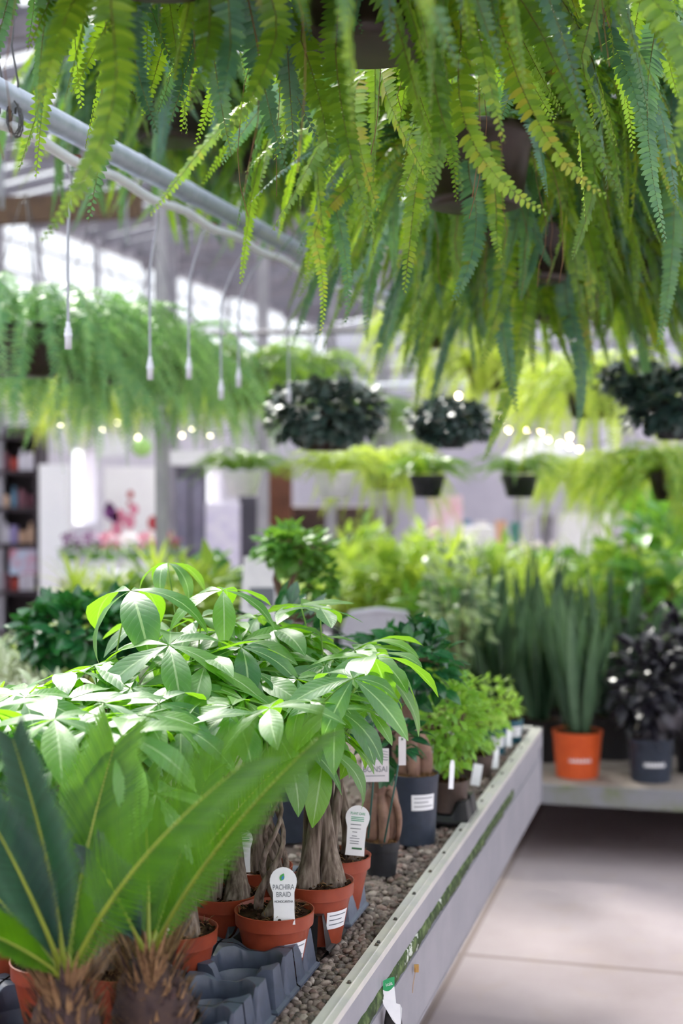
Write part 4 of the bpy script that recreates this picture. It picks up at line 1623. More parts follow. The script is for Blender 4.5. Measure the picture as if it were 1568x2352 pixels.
for nm, m in (('white', M_WHITE), ('black', M_BLACK), ('brown', M_FERNPOT)):
    POTS[nm] = mb.mesh('pot', m)

UP = []
for k, m in enumerate((M_FERN, M_FERNY)):
    mb = MB()
    rr = random.Random(540 + k)
    for i in range(60):
        an = 2.39996 * i + rr.uniform(-.2, .2)
        Mx = Matrix.Translation((0, 0, .15)) @ Matrix.Rotation(an, 4, 'Z') @ Matrix.Rotation(rr.uniform(-.2, .2), 4, 'X')
        frond_into(mb, Mx, math.radians(rr.uniform(25, 80)), rr.uniform(.28, .46), rr.uniform(-50, -10), 760 + i + 100 * k, lp=.034, pitch=.014, seg=1, twist=rr.uniform(-1, 1), cross=1)
    UP.append(mb.mesh('foliage', [m, M_RACHIS]))


def far_fern(label, px, py, D, kind, pot, sc=1., group='ferns hanging further back', name='hanging_fern', foliage=None):
    p = P(px, py, D)
    root = thing(name, label, 'hanging basket' if name == 'hanging_basket' else 'hanging fern', p, R.uniform(0, 6), group, sc)
    put('pot', POTS[pot], root)
    put('hanger', HANGER, root)
    put('foliage', foliage or FAR[kind], root)
    return root


far_fern('large hanging fern at the left edge, nearest of the left row', 60, 865, 4.9, 1, 'brown', 1.15)
far_fern('large blue green hanging fern, second of the left row', 215, 880, 5.5, 1, 'brown', 1.2)
far_fern('large hanging fern, third of the left row, above the grey upright', 360, 905, 6.2, 1, 'brown', 1.2)
far_fern('dark green hanging fern at the end of the left row beside the dark basket', 555, 930, 7.3, 0, 'brown', 1.2)
far_fern('hanging fern peeping out above the dark basket', 700, 905, 8.8, 0, 'white', 1.0)
far_fern('yellowing hanging fern low at the left between the row and the shop', 20, 930, 7.0, 2, 'white', .8)
far_fern('yellowing hanging fern under the left row, above the white column', 200, 960, 8.0, 2, 'white', .7)
far_fern('yellowing hanging fern under the left row, beside the grey upright', 420, 945, 8.5, 2, 'white', .75)
far_fern('yellow fern in a white hanging pot below the round dark basket', 768, 1142, 6.6, 2, 'white', .80, foliage=UP[1])
far_fern('yellow green fern hanging just right of the white pot', 885, 1125, 7.6, 2, 'black', .9)
far_fern('green fern in a black hanging pot left of the umbrella', 980, 1142, 7.0, 0, 'black', .74, foliage=UP[0])
far_fern('green fern in a black hanging pot under the white umbrella', 1193, 1142, 7.4, 0, 'black', .78, foliage=UP[0])
far_fern('pale fern in a white hanging pot at the left of the yellow ferns', 556, 1138, 8.0, 0, 'white', .9, foliage=UP[0])
far_fern('yellow fern in a white pot hanging right of the umbrella', 1330, 1135, 9.0, 2, 'white', .9)
far_fern('yellow fern in a white pot hanging near the right edge', 1440, 1140, 8.0, 2, 'white', .95)
far_fern('yellow green fern hanging at the right edge below the dark basket', 1545, 1150, 6.4, 0, 'brown', .95)
far_fern('yellow fern hanging between the long fronds and the umbrella', 1120, 900, 8.5, 2, 'brown', 1.1)
far_fern('yellow fern hanging high in the gap right of the middle', 1000, 800, 8.2, 2, 'brown', 1.1)
far_fern('yellow green fern behind the dark fronds at the right', 1360, 960, 6.6, 2, 'brown', 1.1)
far_fern('small pale fern hanging far back above the umbrella', 1280, 930, 11.0, 2, 'white', 1.1)
far_fern('small fern hanging far back over the middle counter', 860, 990, 12.0, 0, 'white', 1.1)
# dark leafed baskets
BASK = []
for k in range(2):
    BASK.append(bush_mesh(1000, .225, .125, .055, .038, M_DARKRED, 800 + k, .15, s_ellip, .55, .6, 8, low=-.85, fold=.1))
far_fern('round dark leaved hanging basket in the middle, widest of the dark baskets', 748, 1035, 5.6, 0, 'brown', 1.0, 'dark leaved hanging baskets', 'hanging_basket', BASK[0])
far_fern('dark leaved hanging basket in a dark pot, right of the widest one', 1030, 1030, 5.9, 0, 'black', .72, 'dark leaved hanging baskets', 'hanging_basket', BASK[1])
far_fern('dark leaved hanging basket cut by the right picture edge', 1560, 1010, 4.9, 0, 'black', .85, 'dark leaved hanging baskets', 'hanging_basket', BASK[0])
far_fern('dark leaved hanging basket high behind the fronds near the right edge', 1455, 925, 5.6, 0, 'brown', .6, 'dark leaved hanging baskets', 'hanging_basket', BASK[1])

# ------------------------------------------------------------------ overhead pipe, conduit and drip lines
pp = P(250, 345, 3.2)
pa, pb = AB(pp)
pz = pp.z
pipe = thing('overhead_pipe', 'thick galvanised pipe running overhead along the bench', 'pipe', W(pa, pb, pz), -ANG)
mb = MB()
mb.tube([Vector((0, -1.6, 0)), Vector((0, 2.9, 0))], .0255, 24)
mb.build('pipe', M_PIPE, pipe)
for k in range(9):
    mb = MB()
    y = -1.2 + .42 * k + .1 * (k % 2)
    mb.tube([Vector((0, y - .006, 0)), Vector((0, y + .006, 0))], .0275, 24)
    mb.tube([Vector((0, y + .018, 0)), Vector((0, y + .022, 0))], .0268, 24)
    mb.build('clip', M_PIPE, pipe)
cond = thing('water_conduit', 'thin white water conduit strapped below the overhead pipe', 'conduit', W(pa, pb, pz), -ANG)
cx, cz = -.008, -.047


def sag(y):
    return -.012 * math.sin((y + 1.2) / .42 * PI) ** 2


mb = MB()
mb.tube([Vector((cx, -1.6 + 4.5 * i / 60, cz + sag(-1.6 + 4.5 * i / 60))) for i in range(61)], .0115, 14)
mb.build('tube', M_CONDUIT, cond)
for k, (px, py, D) in enumerate(((232, 395, 0), (398, 505, 0), (520, 575, 0), (20, 260, 0))):
    pass
M_RUST = plain('rusty strap', '#7a4a38', '#5d3a30', .7, 90)
DROPS = [((232, 395), (157, 803), 3.12, 'thin drip line with a white weight, leftmost and longest of the hanging drip lines'),
         ((396, 505), (345, 873), 3.62, 'thin drip line with a white weight left of the grey upright'),
         ((465, 545), (434, 871), 3.95, 'thin drip line with a white weight just right of the grey upright'),
         ((590, 600), (548, 890), 4.45, 'thin drip line with a white weight in front of the dark green fern'),
         ((560, 590), (508, 918), 4.3, 'thin faint drip line between two white weighted ones'),
         ((690, 640), (663, 925), 4.95, 'thin drip line with a white weight, rightmost, by the dark basket')]
for tp, bt, D, lab in DROPS:
    b = P(bt[0], bt[1], D)
    # the point of the conduit at this distance
    a_ = AB(b)[0] - .05
    tpw = W(a_, pb, pz) + V * cx + Z * cz
    root = thing('hanging_drip_line', lab, 'drip line', b, 0, 'drip lines hanging from the conduit')
    top = tpw - b
    sx_ = -.02
    pts = [top, top * .97 + Vector((-.02, 0, -.004)), Vector((top.x * .45, top.y * .45, top.z * .88)), Vector((top.x * .12, top.y * .1, top.z * .72)), Vector((0, 0, top.z * .55)), Vector((0, 0, .02))]
    fine = []
    for i in range(len(pts) - 1):
        p0, p1, p2, p3 = pts[max(i - 1, 0)], pts[i], pts[i + 1], pts[min(i + 2, len(pts) - 1)]
        for q in range(5):
            s_ = q / 5
            fine.append(.5 * ((2 * p1) + (p2 - p0) * s_ + (2 * p0 - 5 * p1 + 4 * p2 - p3) * s_ ** 2 + (3 * p1 - p0 - 3 * p2 + p3) * s_ ** 3))
    fine.append(pts[-1])
    mb = MB()
    mb.tube(fine, .0032, 7)
    mb.build('tube', M_DRIP, root)
    mb = MB()
    mb.lathe([(0, 0), (.0078, .001), (.0078, .045), (.005, .050), (.0048, .060), (0, .061)], 12)
    mb.lathe([(.0092, .028), (.0092, .036), (.0077, .037)], 12)
    mb.build('weight', M_CONDUIT, root)
    mb = MB()
    mb.box(top + Vector((0, 0, -.004)), (.016, .02, .016))
    mb.build('strap', M_RUST, root, smooth=False)
# loose wire ties near the left edge
tie = thing('hanging_wire_tie', 'dark twisted wire ties around pipe and conduit at the left edge', 'wire', P(35, 262, 2.75))
mb = MB()
for k in range(4):
    rr = random.Random(k)
    pts = [Vector((.012 * math.cos(i * .7 + k), .03 * (k - 1.5) * .4 + .004 * math.sin(i), .032 * math.sin(i * .7 + k) - .01)) for i in range(14)]
    mb.tube(pts, .0016, 5)
for k in range(2):
    x = -.03 + .03 * k
    mb.tube([Vector((x, 0, .0)), Vector((x + .006, 0, .06)), Vector((x - .006, 0, .13)), Vector((x + .003, 0, .22))], .0022, 5)
mb.build('wire', M_WIRE, tie)
# thin hanger rods for ferns beyond the pipe
for k, (px, D, y0, y1) in enumerate(((625, 6.2, 380, 560), (690, 6.0, 500, 640), (290, 7.5, 440, 560), (395, 7.8, 470, 560), (5, 7.0, 300, 480))):
    p0, p1 = P(px, y1, D), P(px, y0, D)
    mb = MB()
    mb.tube([Vector((0, 0, 0)), Vector((0, 0, 3.4 - p0.z))], .009, 6)
    o = mb.build('hanger_rod', M_DRIP)
    o.location = p0
    tag(o, ('pale hanger rod right of the pipe end', 'pale hanger rod touching the pale fern fronds', 'pale hanger rod behind the pipe at the left', 'pale hanger rod behind the middle of the pipe', 'pale hanger rod at the left picture edge')[k], 'hanger rod', 'thin rods hanging from the roof')
# ------------------------------------------------------------------ lower bench plants
M_SNAKE = leafmat('snake plant', [(.15, '#22392f'), (.5, '#37553f'), (.85, '#5f7f60')], '#7fa860', .45, .12, spec=.45, noise=14)
M_DRAC = leafmat('dracaena', [(.1, '#4f7a30'), (.4, '#86ad3e'), (.7, '#b7cf4e'), (.95, '#dbe070')], '#d6ea58', .4, .4, spec=.5)
M_DRACD = leafmat('dark dracaena', [(.1, '#31572e'), (.5, '#527c36'), (.9, '#8fae4a')], '#a4c848', .4, .35, spec=.5)
M_GREYLEAF = leafmat('grey green leaf', [(.1, '#7d9a7c'), (.5, '#a7bb98'), (.9, '#cfd8ba')], '#c4d8a0', .5, .3, spec=.4)

M_GREYGR = leafmat('dull shrub leaf', [(.1, '#4d6a48'), (.5, '#6f8a5c'), (.9, '#a9bb8e')], '#a8c478', .35, .3, spec=.6)


def sword_mesh(n, hgt, seed, mat=None):
    rr = random.Random(seed)
    mb = MB()
    for k in range(n):
        an, q = rr.uniform(0, 6.28), rr.uniform(0, .05)
        p = Vector((q * math.cos(an), q * math.sin(an), 0))
        d = Vector((math.cos(an) * rr.uniform(0, .40), math.sin(an) * rr.uniform(0, .40), 1))
        mb.blade(p, d, Vector((math.cos(an * 2.3), math.sin(an * 2.3), .1)), hgt * rr.uniform(.6, 1.1), rr.uniform(.04, .058), s_blade, rr.uniform(-.1, .15), 7, .35, 0, 1, .12)
    return mb.mesh('foliage', mat or M_SNAKE)


SW = [sword_mesh(24, .56, 900 + k) for k in range(3)]


def potted(name, label, px, py, D, r, h, potmat, fol, zb, group=None, sc=1., stick=False, cat='potted plant', seed=0, zf=0.):
    p = P(px, py, D)
    rt = thing(name, label, cat, Vector((p.x, p.y, zb)), 0, group)
    pot_parts(rt, r, h, potmat, lip=.02, seed=seed, tap=.84)
    if stick:
        sticker(rt, r * .84, r * .96, h, h * .38, h * .60, -PI / 2 - .02, .52, 0)
    if fol:
        put('foliage', fol, rt, (0, 0, h - .01 + zf), (0, 0, seed * 1.7), sc)
    return rt


potted('snake_plant', 'snake plant in the bright orange pot with a white sticker on the low bench', 1325, 1790, 5.68, .100, .182, M_ORANGE, SW[0], .293, None, 1.0, True, seed=1)
ZZ = bush_mesh(340, .17, .19, .085, .038, M_BLACKLEAF, 950, .22, s_ellip, .3, .5, 14, M_BLACK)
potted('black_leaved_plant', 'black leaved plant in the dark pot with a white sticker, right of the orange pot', 1494, 1795, 5.60, .092, .172, M_NAVY, ZZ, .293, 'black leaved plants on the low bench', 1.0, True, seed=2)
potted('black_leaved_plant', 'black leaved plant in a black pot at the right edge of the low bench', 1600, 1795, 5.75, .092, .172, M_BLACK, ZZ, .293, 'black leaved plants on the low bench', 1.05, seed=3)
potted('black_leaved_plant', 'black leaved plant standing behind the other two at the right', 1530, 1750, 6.15, .09, .17, M_BLACK, ZZ, .293, 'black leaved plants on the low bench', 1.15, seed=4)
sn = [(1240, 6.0, 'in a black pot tight against the end of the white rimmed bench'), (1150, 6.05, 'left behind the bench end, in the front row'), (1410, 6.05, 'in a black pot between the orange pot and the dark pot'), (1290, 6.3, 'right behind the orange pot'),
      (1085, 6.2, 'behind the small teal pots'), (1230, 6.6, 'in the second row behind the bench end'), (1350, 6.7, 'in the back row behind the orange pot'), (1060, 6.75, 'leftmost of the snake plants, behind the weeping fig'), (1170, 7.0, 'in the back row behind the bench end')]
for k, (px, D, lab) in enumerate(sn):
    potted('snake_plant', 'tall snake plant ' + lab, px, 1750, D, .095, .175, M_BLACK, SW[k % 3], .293, 'snake plants on the low bench', 1.0 + .08 * (k % 3), seed=10 + k)
p = P(1392, 1790, 5.72)


# spiky dracaenas on canes, three shapes
def drac_mesh(seed, heads, L, h0, mat):
    rr = random.Random(seed)
    mb = MB()
    for k in range(heads):
        an, q = 2 * PI * k / heads + rr.uniform(-.4, .4), rr.uniform(.03, .14)
        top = Vector((q * math.cos(an), q * math.sin(an), h0 * rr.uniform(.6, 1.05)))
        mb.tube([Vector((0, 0, 0)), top * .5 + Vector((.01, 0, 0)), top], [.014, .012, .009], 7, mi=1)
        for i in range(38):
            a2 = 2.39996 * i
            el = math.radians(82 - 88 * (1 - i / 38) ** 1.1)
            d = Vector((math.cos(a2) * math.cos(el), math.sin(a2) * math.cos(el), math.sin(el)))
            mb.blade(top - Vector((0, 0, .10 * (1 - i / 38))), d, Vector((0, 0, 1)) - d * d.z + Vector((0, 0, .05)), L * rr.uniform(.8, 1.1), .026, s_lance, rr.uniform(.3, 1.1), 5, .3, 0, 1)
    return mb.mesh('foliage', [mat, M_WOODSTEM])


def palm_mesh(seed, n, mat):
    rr = random.Random(seed)
    mb = MB()
    for i in range(n):
        Mx = Matrix.Rotation(2.39996 * i, 4, 'Z')
        frond_into(mb, Mx, math.radians(rr.uniform(62, 86)), rr.uniform(.5, .8), rr.uniform(-45, -5), seed + i, lp=.15, pitch=.030, seg=2, twist=rr.uniform(-.3, .3), thin=.004)
    return mb.mesh('foliage', [mat, M_GREENSTEM])


DR = [drac_mesh(1000, 3, .26, .34, M_DRAC), drac_mesh(1001, 4, .24, .30, M_DRACD), drac_mesh(1002, 2, .30, .38, M_DRAC)]
PALM = [palm_mesh(1100, 14, M_LEAFMIX), palm_mesh(1150, 14, M_DRAC)]
CROT = [bush_mesh(300, .2, .24, .13, .05, M_LEAFMIX, 1200, .28, s_lance, .3, .6, 8), bush_mesh(260, .19, .2, .09, .045, M_FIGMID, 1201, .25, s_ellip, .3, .4, 8), bush_mesh(260, .2, .16, .10, .03, M_GREYLEAF, 1202, .16, s_lance, .3, .7, 8), bush_mesh(230, .15, .26, .06, .034, M_GREYGR, 1203, .52, s_ellip, .35, .5, 9)]
KIND = {'d0': (DR[0], 'spiky yellow green dracaena', 'dracaena'), 'd1': (DR[1], 'darker spiky dracaena', 'dracaena'), 'd2': (DR[2], 'tall spiky yellow green dracaena', 'dracaena'),
        'p0': (PALM[0], 'feathery palm', 'potted_palm'), 'p1': (PALM[1], 'yellow green feathery palm', 'potted_palm'), 'c0': (CROT[0], 'yellow green leafy plant', 'leafy_plant'), 'c1': (CROT[1], 'mid green round leaved plant', 'leafy_plant')}
rows = [   # distance, base z, [(px, kind)], which row
    (7.2, .293, [(1000, 'c1'), (1085, 'd1'), (1200, 'd1'), (1300, 'd0'), (1420, 'p1')], 'on the low bench behind snake plants'),
    (8.1, .3815, [(815, 'd0'), (900, 'c0'), (975, 'd0'), (1060, 'd2'), (1150, 'p1'), (1235, 'd2'), (1330, 'd1'), (1410, 'c0'), (1490, 'd0'), (1570, 'p0')], 'front row of the back bench'),
    (8.65, .3815, [(790, 'p1'), (860, 'd0'), (940, 'd1'), (1010, 'p0'), (1100, 'd1'), (1190, 'd0'), (1280, 'c1'), (1370, 'd2'), (1450, 'p1'), (1530, 'c1')], 'middle row of the back bench'),
    (9.2, .3815, [(830, 'c0'), (905, 'p1'), (980, 'c0'), (1050, 'd0'), (1140, 'c0'), (1225, 'd1'), (1310, 'p0'), (1400, 'c1'), (1480, 'd0'), (1560, 'c0')], 'rear row of the back bench')]
ORD = ['leftmost', 'second from the left', 'third from the left', 'fourth from the left', 'fifth from the left', 'sixth from the left', 'seventh from the left', 'eighth from the left', 'ninth from the left', 'last at the right']
sd = 60
for D, zb, lst, where in rows:
    for k, (px, kd) in enumerate(lst):
        sd += 1
        me, nm, name = KIND[kd]
        q = P(px, 1300, D)
        potted(name, '%s, %s %s' % (nm, ORD[k] if k < len(lst) - 1 else ORD[-1], where), px, 1300, D + .05 * math.sin(k * 2.1), .085, .18, M_BLACK, me, zb, 'plants massed on the back benches', (.95, 1.08, 1.18)[sd % 3], seed=sd)
# tall climber at the right edge
potted('leafy_plant', 'tall leafy plant at the right edge rising above the dracaenas', 1545, 1300, 7.25, .1, .22, M_BLACK, CROT[1], .293, None, 2.0, seed=5)
potted('grey_shrub', 'thin stemmed grey green shrub behind the gardenia near the bench end', 1050, 1500, 5.9, .1, .18, M_BLACK, CROT[3], .293, None, 1.0, seed=6)

# plants at the left, behind the money trees
lf = [(185, 5.3, 'p1', 1.0, 'feathery palm behind the left gardenia'), (300, 5.7, 'c0', 1.0, 'pale leafy plant left of the tallest money tree leaf'), (235, 6.2, 'd0', 1.15, 'spiky pale dracaena below the bright doorway'), (345, 6.1, 'p0', .95, 'feathery palm at the foot of the grey upright'),
      (445, 5.8, 'c0', 1.1, 'yellow green leafy plant right of the grey upright'), (515, 6.3, 'd1', 1.15, 'darker spiky dracaena left of the white sign'), (410, 6.7, 'd0', 1.25, 'spiky pale dracaena behind the grey upright'),
      (205, 6.8, 'd2', 1.0, 'tall spiky dracaena just right of the white column'), (480, 6.9, 'c1', 1.2, 'mid green round leaved plant beneath the white bin')]
for k, (px, D, kd, sc_, lab) in enumerate(lf):
    sc_ *= .78
    me, nm, name = KIND[kd]
    potted(name, lab, px, 1400, D, .11, .18, M_BROWNPOT, me, .515, 'plants behind the bench at the left', sc_, seed=90 + k)
for k, (px, D, lab) in enumerate(((30, 4.0, 'pale grey green shrub at the left edge below the black gardenia'), (110, 3.6, 'pale grey green shrub in front of the left gardenia'), (60, 4.6, 'pale grey green shrub at the left edge, behind the others'), (330, 4.6, 'pale grey green shrub right of the left gardenia'))):
    potted('silver_shrub', lab, px, 1500, D, .08, .10, M_BROWNPOT, CROT[2], .703, 'pale shrubs at the left', .62, seed=120 + k)
tb = thing('plant_bench', 'low display table under the palms at the left behind the money trees', 'bench', W(5.85, -3.15, 0), -ANG)
mb = MB()
mb.box((0, 0, .49), (2.4, 2.5, .05))
mb.build('bench_top', M_STEEL, tb, smooth=False)
for x in (-1.1, 1.1):
    for y in (-1.1, 1.1):
        mb = MB()
        mb.box((x, y, .235), (.06, .06, .47))
        mb.build('leg', M_STEEL, tb, smooth=False)

# ------------------------------------------------------------------ white sign and white chair
p = P(600, 1400, 5.2)
sg = thing('sandwich_board', 'white freestanding sign with printed grey block, behind the bonsai tree', 'sign', Vector((p.x, p.y, 0)), .1)
hs = 1.2
wb, wt = .135, .062
th = .05
for s_, nm in ((-1, 'front_panel'), (1, 'rear_panel')):
    mb = MB()
    y0, y1 = s_ * .24, s_ * .02
    vs = []
    for dy in (0, .012):
        vs += [Vector((-wb, y0 + dy, 0)), Vector((wb, y0 + dy, 0)), Vector((wt, y1 + dy, hs)), Vector((-wt, y1 + dy, hs))]
    mb.add(vs, [(0, 1, 2, 3), (7, 6, 5, 4), (0, 4, 5, 1), (1, 5, 6, 2), (2, 6, 7, 3), (3, 7, 4, 0)])
    mb.build(nm, M_WHITE, sg, smooth=False)
mb = MB()


def onp(x, z):
    return Vector((x, -.24 + .22 * z / hs - .003, z))


def quad(x0, x1, z0, z1, mi=0):
    mb.add([onp(x0, z0), onp(x1, z0), onp(x1, z1), onp(x0, z1)], [(0, 1, 2, 3)], mi=mi)


quad(-.045, .045, 1.02, 1.09)
for k in range(5):
    quad(-.04 + .018 * k, -.035 + .018 * k, .90, .99)
mb.build('print', M_PRINTG, sg, smooth=False)

p = P(862, 1400, 6.2)
ch = thing('plastic_chair', 'white plastic chair with rounded back standing in the aisle behind the gardenia', 'chair', Vector((p.x, p.y, 0)), .05)
mb = MB()
w, zt, zb = .16, .92, .46
nx, nz = 14, 10
for side in (0, 1):
    vs, fs = [], []
    for i in range(nx + 1):
        for j in range(nz + 1):
            x = -1 + 2 * i / nx
            zz_ = j / nz
            hw = w * (1 - .12 * zz_)
            top = zt - .05 * abs(x) ** 5
            vs.append(Vector((x * hw, -.10 - .03 * (1 - x * x) * 1.0 - .05 * zz_ + .018 * side, zb + (top - zb) * zz_)))
    for i in range(nx):
        for j in range(nz):
            a = i * (nz + 1) + j
            fs.append((a, a + nz + 1, a + nz + 2, a + 1))
    mb.add(vs, fs)
mb.tube([Vector((-w * .96, -.10, zb)), Vector((-w * .9, -.14, zt - .08)), Vector((-w * .72, -.155, zt - .012)), Vector((0, -.178, zt + .004)), Vector((w * .72, -.155, zt - .012)), Vector((w * .9, -.14, zt - .08)), Vector((w * .96, -.10, zb))], .014, 8)
mb.build('backrest', M_LAV, ch)
mb = MB()
mb.box((0, .08, .44), (.36, .38, .03))
mb.build('seat', M_LAV, ch, smooth=False)
for x in (-.15, .15):
    for y in (-.08, .24):
        mb = MB()
        mb.tube([Vector((x * .95, y, .44)), Vector((x * 1.15, y * 1.15, 0))], [.02, .014], 8)
        mb.build('leg', M_LAV, ch)

# ------------------------------------------------------------------ white umbrella, string lights, added glints, people-free counter
p = P(1255, 1090, 12.0)
um = thing('parasol', 'large white open parasol over the counters at the right back', 'umbrella', Vector((p.x, p.y, 0)), .2)
mb = MB()
zc = P(1255, 1082, 12).z
mb.tube([Vector((0, 0, 0)), Vector((0, 0, zc + .3))], .022, 10)
mb.build('pole', M_STEEL, um)
mb = MB()
n = 8
vs = [Vector((0, 0, zc + .34))]
for rr_, dz in ((.28, .20), (.56, .02), (.57, -.03)):
    for k in range(n * 2):
        an = 2 * PI * k / (n * 2)
        q = rr_ * (1 if k % 2 == 0 else .95)
        vs.append(Vector((q * math.cos(an), q * math.sin(an), zc + dz)))
m = n * 2
fs = [(0, 1 + k, 1 + (k + 1) % m) for k in range(m)]
for l in range(2):
    fs += [(1 + l * m + k, 1 + (l + 1) * m + k, 1 + (l + 1) * m + (k + 1) % m, 1 + l * m + (k + 1) % m) for k in range(m)]
mb.add(vs, fs)
mb.build('canopy', plain('parasol cloth', '#c4c3c9', '#bab9c0', .8, 3), um, smooth=False)
for k in range(n):
    mb = MB()
    an = 2 * PI * k / n
    mb.tube([Vector((0, 0, zc + .31)), Vector((.55 * math.cos(an), .55 * math.sin(an), zc + .0))], .006, 5)
    mb.build('rib', M_STEEL, um)
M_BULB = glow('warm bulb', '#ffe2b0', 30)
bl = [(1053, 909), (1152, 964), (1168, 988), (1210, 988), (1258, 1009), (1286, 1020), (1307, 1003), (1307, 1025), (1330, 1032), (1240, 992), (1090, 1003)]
st = thing('light_glint_string', 'string of small warm bulbs draped above the white parasol', 'string lights', P(1200, 985, 11.0))
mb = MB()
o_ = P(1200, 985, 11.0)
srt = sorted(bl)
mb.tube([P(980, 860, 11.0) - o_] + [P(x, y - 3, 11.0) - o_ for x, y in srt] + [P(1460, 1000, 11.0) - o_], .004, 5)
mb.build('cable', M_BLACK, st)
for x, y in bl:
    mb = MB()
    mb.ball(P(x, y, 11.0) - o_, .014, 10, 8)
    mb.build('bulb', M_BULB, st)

glints = [(75, 946), (105, 940), (172, 956), (236, 986), (270, 970), (316, 1004), (345, 916), (418, 1000), (441, 985), (482, 1001), (220, 940), (140, 975)]  # added glowing dots standing in for sunlit gaps among the left ferns
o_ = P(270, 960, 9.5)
st = thing('light_glint_string', 'added string of small glowing dots for sunlit gaps under the ferns at the left', 'string lights', o_)
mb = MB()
mb.tube([P(-60, 930, 9.5) - o_] + [P(x, y - 3, 9.5) - o_ for x, y in sorted(glints)] + [P(560, 990, 9.5) - o_], .004, 5)
mb.build('cable', M_BLACK, st)  # made-up cable joining the added glints
for x, y in glints:
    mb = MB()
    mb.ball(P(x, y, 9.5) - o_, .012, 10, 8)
    mb.build('bulb', glow('pale sun glint', '#fff2d0', 7), st)  # emission imitates sun glints, no lamp hangs here

# ------------------------------------------------------------------ shop at the back
R3 = random.Random(33)


def slab(name, label, cat, px0, py0, px1, py1, D, mat, dep=.1, group=None, down=True):
    """an upright box whose front face spans the given part of the view at distance D; stands on the floor if down"""
    p0, p1 = P(px0, py1, D), P(px1, py0, D)
    zlo = 0 if down else p0.z
    mb = MB()
    mb.box((0, 0, (p1.z - zlo) / 2), (p1.x - p0.x, dep, p1.z - zlo))
    o = mb.build(name, mat, smooth=False)
    o.location = ((p0.x + p1.x) / 2, p0.y + dep / 2, zlo)
    if cat:
        tag(o, label, cat, group)
    return o


M_COL = plain('white column', '#f3f4f8', '#eceef4', .5, 2)
struct(slab('trim_50', '', None, 91, 1066, 150, 1350, 11.0, M_COL, .25))
struct(slab('trim_51', '', None, 1395, 890, 1420, 1140, 15.0, M_COL, .2))

# shelf unit at the far left with bottles and boxes
p = P(40, 1300, 11.6)
sh = thing('shelf_unit', 'dark shelf unit full of small goods at the left edge beside the white column', 'shelf', Vector((p.x, p.y, 0)))
M_SHELFD = plain('dark shelf', '#3b3038', '#2c242b', .6, 4)
mb = MB()
mb.box((0, .2, .95), (.42, .03, 1.9))
mb.build('back_panel', M_SHELFD, sh, smooth=False)
ZS = (.22, .55, .93, 1.22, 1.52, 1.8)
for z in ZS:
    mb = MB()
    mb.box((0, 0, z), (.42, .38, .03))
    mb.build('shelf', M_SHELFD, sh, smooth=False)
for x in (-.2, .2):
    mb = MB()
    mb.box((x, 0, .95), (.03, .40, 1.9))
    mb.build('side_panel', M_SHELFD, sh, smooth=False)
GC = [plain('good ' + h, h, rough=.4) for h in ('#e9e6f2', '#cfc8de', '#b0463c', '#d8b59a', '#c77a4a', '#8d83b4', '#6a3b4a', '#f4f2f6', '#5a7f9a')]


def bottle_mesh(k, mat):
    mb = MB()
    if k % 3 == 0:
        mb.lathe([(0, 0), (.028, 0), (.028, .11), (.012, .14), (.012, .17), (0, .17)], 12)
    elif k % 3 == 1:
        mb.box((0, 0, .07), (.055, .06, .14))
        mb.box((0, 0, .142), (.03, .03, .006))
    else:
        mb.lathe([(0, 0), (.026, 0), (.031, .05), (.027, .09), (.029, .1), (0, .1)], 12)
    return sharp(put('packaged_good', mb.mesh('packaged_good', mat)), 40)


NMK = ['bottle', 'box', 'jar']
COLN = ['white', 'lilac', 'red', 'beige', 'orange brown', 'violet', 'plum', 'bright white', 'blue grey']
ROWN = ['bottom', 'second lowest', 'third', 'fourth', 'fifth', 'top']
k = 0
for li, z in enumerate(ZS[1:5], 1):
    for i in range(5):
        ci = (li * 3 + i * 2 + (i * i)) % 9
        o = bottle_mesh(k, GC[ci])
        o.name = NMK[k % 3]
        o.location = (p.x - .134 + .067 * i, p.y - .1, z + .015)
        tag(o, '%s %s, %s on the %s shelf of the dark unit' % (COLN[ci], NMK[k % 3], ('leftmost', 'second', 'middle', 'fourth', 'rightmost')[i], ROWN[li]), NMK[k % 3], 'goods on the dark shelf unit')
        k += 1
o = slab('display_screen', 'small lit screen with blue and red picture low on the dark shelf unit', 'screen', 22, 1262, 82, 1320, 11.2, plain('screen', '#9fc4dc', '#b86a7a', .3, 9), .03, None, False)
# poster board with pink shapes
p0 = P(303, 1160, 12.5)
pb_ = thing('poster_board', 'large white poster board with pink and red shapes behind the grey upright', 'poster', Vector((p0.x, p0.y, 0)))
zt, zl = P(303, 1072, 12.5).z, P(303, 1252, 12.5).z
M_POST = plain('poster white', '#fbfafc', '#f4f1f6', .5, 3)
mb = MB()
mb.box((0, 0, (zt + zl) / 2), (.48, .04, zt - zl))
mb.build('panel', M_POST, pb_, smooth=False)
mb = MB()
for x in (-.2, .2):
    mb.tube([Vector((x, .03, 0)), Vector((x, .03, zt))], .015, 8)
mb.build('post', M_STEEL, pb_)
for nm, h, sh_ in (('violet_print', '#8a4a8f', [(-.19, -.05, .055), (-.15, -.1, .04), (-.2, .0, .03)]), ('pink_print', '#e58aa6', [(-.1, -.09, .05), (-.02, -.14, .05), (.02, -.03, .04), (-.13, -.2, .05)]), ('red_print', '#b8323c', [(-.01, .1, .028), (-.02, .02, .018), (.19, -.15, .05)])):
    for (x, z, r) in sh_:
        mb = MB()
        n = 14
        vs = [Vector((x + r * math.cos(2 * PI * i / n), -.0225, (zt + zl) / 2 + z + r * 1.3 * math.sin(2 * PI * i / n))) for i in range(n)]
        mb.add(vs, [tuple(range(n))])
        mb.build(nm, plain(nm, h, rough=.5), pb_, smooth=False)
